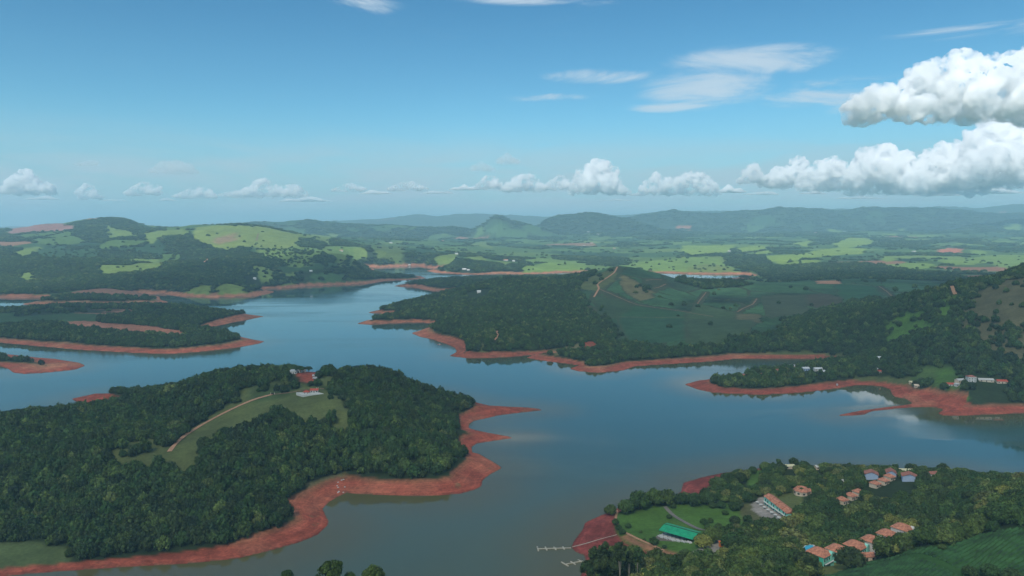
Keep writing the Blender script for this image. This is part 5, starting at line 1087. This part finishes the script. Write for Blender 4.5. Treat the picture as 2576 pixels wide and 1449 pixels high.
for k, (a, b_, r_, t_, l) in enumerate(EU): tree_at(a, b_, r_, t_, l, 5 + k % 2 if 3 <= k < 9 else 3, Yd=450 + (k % 3) * 8, name='eucalyptus_tree', group='eucalyptus clump by the beach')
for a, b_, r_, t_, l in [(2440,1432,20,.3,'dark tree on the planted slope in the lower right corner, left one'),(2490,1428,24,.38,'bushy tree on the planted slope in the lower right corner, middle one'),(2545,1440,26,.3,'large tree on the planted slope at the very corner'),(2370,1372,11,.62,'reddish bare looking bush at the upper edge of the planted slope')]:
    tree_at(a, b_, r_, t_, l, (a // 7) % 4, 1.3, 0.9)
FG = [(836,1442,37,.55,4,270,'umbrella shaped tree rising from the bottom edge, widest crown there'),(722,1449,17,.35,1,270,'small dark tree top at the bottom edge left of the umbrella shaped tree'),(880,1452,14,.5,0,272,'tree top touching the umbrella shaped tree on its right'),(938,1455,32,.6,2,265,'bright green tree top, rightmost at the bottom edge centre'),(800,1462,16,.35,3,262,'dark tree top under the left of the umbrella shaped crown')]
for a, b_, r_, t_, c_, yd, l in FG: tree_at(a, b_, r_, t_, l, c_, Yd=yd)
HT = [(757,926,13,.4,4,'broad flat topped tree behind the white house on the crest'),(776,926,11,.3,4,'smaller flat topped tree right of the broad one on the crest'),(826,932,8,.3,1,'dark round tree standing out on the crest right of the bare soil'),(692,927,8,.3,0,'dark round tree on the skyline left of the white house'),(710,928,7,.3,2,'second small round tree on the skyline left of the white house'),
 (690,1040,20,.35,1,'large tree standing out above the wood edge in the middle of the meadow'),(672,1046,14,.4,3,'tree beside the large one at the wood edge of the meadow'),(841,1032,6,.35,0,'single dark bush on the right side of the meadow'),(650,980,6,.4,2,'small bush on the upper left of the meadow'),(350,1132,9,.45,1,'scrubby tree in the small left clearing'),
 (2027,724,7,.25,1,'dark round tree alone on the plantation skyline'),(2217,704,12,.25,4,'wide dark tree on the plantation ridge'),(2178,706,5,.3,0,'small dark tree on the plantation ridge'),(1720,696,9,.3,3,'dark tree on the ridge in front of the far pool of the lake'),(1819,700,6,.4,4,'palm like tree silhouetted on the ridge against the far water'),
 (2385,712,9,.25,2,'dark tree at the top right corner of the plantation'),(1610,716,5,.25,0,'dark bush on the slope under the hilltop'),(1621,728,6,.25,1,'round dark bush in the brown triangle under the hilltop'),(2440,668,0,0,0,'')]
for a, b_, r_, t_, c_, l in HT:
    if r_: tree_at(a, b_, r_, t_, l, c_, 1.5, 1.0)
# ---- plantation rows
def rows(name, label, x0, x1, y0, y1, ang, step, ds, hh_, wd_, seed, mt):
    ca, sa = math.cos(ang), math.sin(ang); cx_, cy_ = (x0+x1)/2, (y0+y1)/2; Rr = math.hypot(x1-x0, y1-y0)/2; V = []; Fq = []; base = 0
    us = np.arange(-Rr, Rr, ds); vsn = np.arange(-Rr, Rr, step)
    U, Vv = np.meshgrid(us, vsn); jj = fbm(U.ravel()*1.0, Vv.ravel()*1.0, 160.0, 2, seed).reshape(U.shape) * 14
    Vw = Vv + jj; XX = cx_ + U*ca - Vw*sa; YY = cy_ + U*sa + Vw*ca
    ok = (XX > x0) & (XX < x1) & (YY > y0) & (YY < y1) & (np.abs(XX/YY) < 0.93)
    ZZ = samp(GZg, XX.ravel(), np.maximum(YY.ravel(), 31)).reshape(U.shape); ok &= samp(CROPg, XX.ravel(), np.maximum(YY.ravel(), 31)).reshape(U.shape) > 0.85
    rng = np.random.RandomState(seed); cid, cjd, ced = cells(XX.ravel(), YY.ravel(), 150.0, seed + 60); hv = hh_ * rng.uniform(0.55, 1.25, U.shape) * (0.25 + 1.0 * cid.reshape(U.shape)); ok &= (ced.reshape(U.shape) > 0.035); wv = wd_ * rng.uniform(0.6, 1.2, U.shape)
    nx, ny = -sa, ca
    P = np.stack([np.stack([XX - nx*wv, YY - ny*wv, ZZ - 0.1], -1), np.stack([XX, YY, ZZ + hv], -1), np.stack([XX + nx*wv, YY + ny*wv, ZZ - 0.1], -1)], -2)
    idx = np.arange(U.size * 3).reshape(*U.shape, 3); g = ok[:, :-1] & ok[:, 1:]
    a = idx[:, :-1][g]; b2 = idx[:, 1:][g]; q = np.concatenate([np.stack([a[:, 0], b2[:, 0], b2[:, 1], a[:, 1]], -1), np.stack([a[:, 1], b2[:, 1], b2[:, 2], a[:, 2]], -1)])
    used = np.unique(q); rm = np.full(U.size*3, -1); rm[used] = np.arange(len(used)); q = rm[q]; PV = P.reshape(-1, 3)[used]
    me = bpy.data.meshes.new(name); me.vertices.add(len(PV)); me.vertices.foreach_set('co', PV.astype(np.float32).ravel()); me.loops.add(len(q)*4); me.loops.foreach_set('vertex_index', q.astype(np.int32).ravel())
    me.polygons.add(len(q)); me.polygons.foreach_set('loop_start', np.arange(0, len(q)*4, 4, dtype=np.int32)); me.update(calc_edges=True)
    print('ROWS', name, len(q)); return tag(link(name, me, mt), label, 'plantation', None, 'stuff')
M_COF = mat('coffee_leaves', (0.032, 0.075, 0.026), 0.7, 0.3, 0.75, 0.006)
_t = NT(M_COF.node_tree)
M_COF2 = mat('coffee_leaves_near', (0.024, 0.070, 0.018), 0.7, 0.3, 0.6, 0.12)
rows('coffee_rows', 'dark green coffee rows covering the slope of the promontory', -100, 1500, 1250, 2700, 0.25, 6.5, 5.0, 1.8, 2.2, 3, M_COF)
rows('coffee_rows', 'green planted rows on the near slope in the lower right corner', 90, 480, 250, 520, 0.5, 2.6, 1.2, 1.3, 0.9, 4, M_COF2)
def do_plant():
    x, y, rng = plant(); z = samp(GZg, x, y); s = spacing(y); n = len(x)
    g_ = samp(GIg.astype(float), x, y).round().astype(int)
    big_ = (y < 900) & (g_ == LN.index('resort')); r = s * rng.uniform(0.48, 0.98, n) * np.where(rng.rand(n) < 0.12, 1.3, 1.0) * np.where(big_, 1.12, 1.0) * np.where((samp(DENSg, x, y) < 0.4) & (y > 3000), 0.6, 1.0)
    r = r * np.where(big_ & (y > 590), 0.85, 1.0); hgt = np.minimum(r * rng.uniform(1.2, 2.0, n), 7 + rng.uniform(0, 7, n)) * np.where(y > 2500, 0.85, 1.0); hgt = np.where(big_, np.minimum(hgt, np.where(y > 590, 6.0, 9.5) + 3 * rng.rand(n)), hgt)
    tn = np.clip(0.36 + 0.12 * smooth(y, 3500, 6000) + 0.20 * fbm(x, y, 120.0, 3, 61) + rng.normal(0, 0.19, n), 0, 0.80)
    res = (y < 900) & (g_ == LN.index('resort'))
    tn = np.where(res, np.clip(tn + 0.12 + np.where(rng.rand(n) < 0.03, 0.3, 0), 0, 0.92), tn)
    u = x / y * F + CX
    infr = res & (u > -20) & (u < 2600) & (CY - F * 0 < 1e9)
    cand = np.nonzero(infr)[0]
    # picture height of the base, to leave out those below the frame
    fr = (z[cand] - CAMZ) / y[cand]; cand = cand[fr + 14.0 / y[cand] > ray(CX, 1449)[1]]
    cand = cand[np.argsort(y[cand] / r[cand])][:250]
    LM = [(*hit(px, py), nm) for px, py, nm in [(1705,1345,'green pavilion'),(1950,1275,'mint hotel'),(2016,1235,'octagonal house'),(2150,1255,'nearer chalets'),(2230,1215,'farther chalets'),(2260,1195,'blue houses'),(2030,1392,'swimming pool'),(2110,1415,'mint houses'),
          (2200,1385,'middle rowhouses'),(2300,1350,'last row house'),(1820,1376,'orange kiosk'),(2450,1345,'planted slope top'),(2250,1395,'planted slope'),(1640,1440,'lower beach corner'),(1760,1435,'beach footpath'),(1960,1165,'tall shore trees'),(2532,1240,'widest yellow tree'),(2400,1260,'wooded right shore'),
          (1900,1440,'paved yard'),(1780,1225,'upper red slope'),(2380,1310,'dense upper woods'),(1960,1340,'poolside woods'),(2060,1300,'hotel woods')]]
    ORD = ('first second third fourth fifth sixth seventh eighth ninth tenth eleventh twelfth thirteenth fourteenth fifteenth sixteenth seventeenth eighteenth nineteenth twentieth'.split()) * 3
    made = {}
    for i in cand:
        tall = rng.rand() < 0.10
        cm_ = CR_TALL[rng.randint(2)] if tall else CR_NEAR[rng.randint(5)]
        kind = 'olive' if tn[i] > 0.72 else ('fresh green' if tn[i] > 0.52 else ('mid green' if tn[i] > 0.36 else 'dark green'))
        form = 'tall narrow' if tall else ('flat topped' if cm_ is CR_NEAR[4] else 'round')
        size = 'small' if r[i] < 4.6 else ('large' if r[i] > 7.2 else 'middling')
        j = int(np.argmin([(x[i] - a) ** 2 + (y[i] - b_) ** 2 for a, b_, _ in LM])); dx, dy = x[i] - LM[j][0], y[i] - LM[j][1]
        rel = ('left of' if dx < 0 else 'right of') if abs(dx) > abs(dy) else ('in front of' if dy < 0 else 'behind')
        lab = '%s %s %s tree %s the %s' % (size, kind, form, rel, LM[j][2])
        o = tree('broadleaf_tree', x[i], y[i], r[i] * (0.75 if tall else 1.0), hgt[i] * (1.25 if tall else 1.0) + 1.0, cm_, TR_T if tall else TR, tn[i], lab, 'tree', 'trees crowding the near right headland', z[i])
        made.setdefault(lab, []).append((x[i] / y[i], o))
    for lab, lst in made.items():
        if len(lst) > 1:
            lst.sort(key=lambda q: q[0])
            for k, (_, o) in enumerate(lst): o['label'] = lab + ', %s from left' % ORD[k]
    keep = np.ones(n, bool); keep[cand] = False
    regs = {
     'headland': (keep & ((g_ == 0) | (g_ == 1)) & (y < 1250), 'dense dark green woods covering the hilly headland on the left', CR_MID + CR_NEAR[:2]),
     'resort': (keep & res, 'unbroken tree cover filling in behind the hotel buildings, lower right', CR_NEAR),
     'island': (keep & ((g_ == 2) | (g_ == 1)) & (y >= 1250), 'dark woods on the low islands between brown fields, left', CR_MID),
     'promontory': (keep & (g_ == 4), 'dark woods covering the green promontory and right slope', CR_MID),
     'mainland': (keep & (g_ == 3) & (y < 5200), 'woods on the hills beyond the lake', CR_MID),
     'plain': (keep & (y >= 5200), 'scattered far woods and tree lines on the hazy plain', CR_MID[:3]),
    }
    done = np.zeros(n, bool)
    for key, (mm, lab, crs) in regs.items():
        mm = mm & ~done; done |= mm
        if not mm.any(): continue
        co = np.stack([x[mm], y[mm], z[mm]], -1); k = len(co)
        me = bpy.data.meshes.new('forest'); me.vertices.add(k)
        rr = r[mm]; hh = hgt[mm]
        co[:, 2] -= 0.25 * hh * (y[mm] > 0)
        me.vertices.foreach_set('co', co.astype(np.float32).ravel())
        a = me.attributes.new('scl', 'FLOAT_VECTOR', 'POINT'); a.data.foreach_set('vector', np.stack([rr, rr, (hh * 1.2) / 1.35], -1).astype(np.float32).ravel())
        a = me.attributes.new('rotz', 'FLOAT', 'POINT'); a.data.foreach_set('value', rng.uniform(0, 6.28, k).astype(np.float32))
        a = me.attributes.new('tint', 'FLOAT', 'POINT'); a.data.foreach_set('value', tn[mm].astype(np.float32))
        a = me.attributes.new('pick', 'INT', 'POINT'); a.data.foreach_set('value', rng.randint(0, len(crs), k).astype(np.int32))
        o = link('forest', me); tag(o, lab, 'forest', None, 'stuff')
        ng = bpy.data.node_groups.new('plant_' + key, 'GeometryNodeTree'); ng.interface.new_socket('Geometry', in_out='INPUT', socket_type='NodeSocketGeometry'); ng.interface.new_socket('Geometry', in_out='OUTPUT', socket_type='NodeSocketGeometry')
        G = NT(ng); gi_ = G.n('NodeGroupInput'); go = G.n('NodeGroupOutput')
        jn = G.n('GeometryNodeJoinGeometry')
        for cmesh in reversed(crs):
            oi = G.n('GeometryNodeObjectInfo', {'As Instance': True}); oi.inputs['Object'].default_value = PROTO[cmesh.name]; ng.links.new(oi.outputs['Geometry'], jn.inputs[0])
        na = lambda nm, ty: G.n('GeometryNodeInputNamedAttribute', {'Name': nm}, data_type=ty).outputs[0]
        ip = G.n('GeometryNodeInstanceOnPoints', {'Points': gi_.outputs[0], 'Instance': jn.outputs[0], 'Pick Instance': True, 'Instance Index': na('pick', 'INT'), 'Scale': na('scl', 'FLOAT_VECTOR'),
                 'Rotation': G.n('ShaderNodeCombineXYZ', {0: 0.0, 1: 0.0, 2: na('rotz', 'FLOAT')}).outputs[0]})
        ng.links.new(ip.outputs[0], go.inputs[0])
        md = o.modifiers.new('plant', 'NODES'); md.node_group = ng
        print('FOREST', key, k)
# source crowns live only as data: real trees in the scene use the same meshes
PROTO = {}
for me_ in CR_NEAR + CR_MID: PROTO[me_.name] = bpy.data.objects.new('crown_source', me_)
do_plant()
#@@END
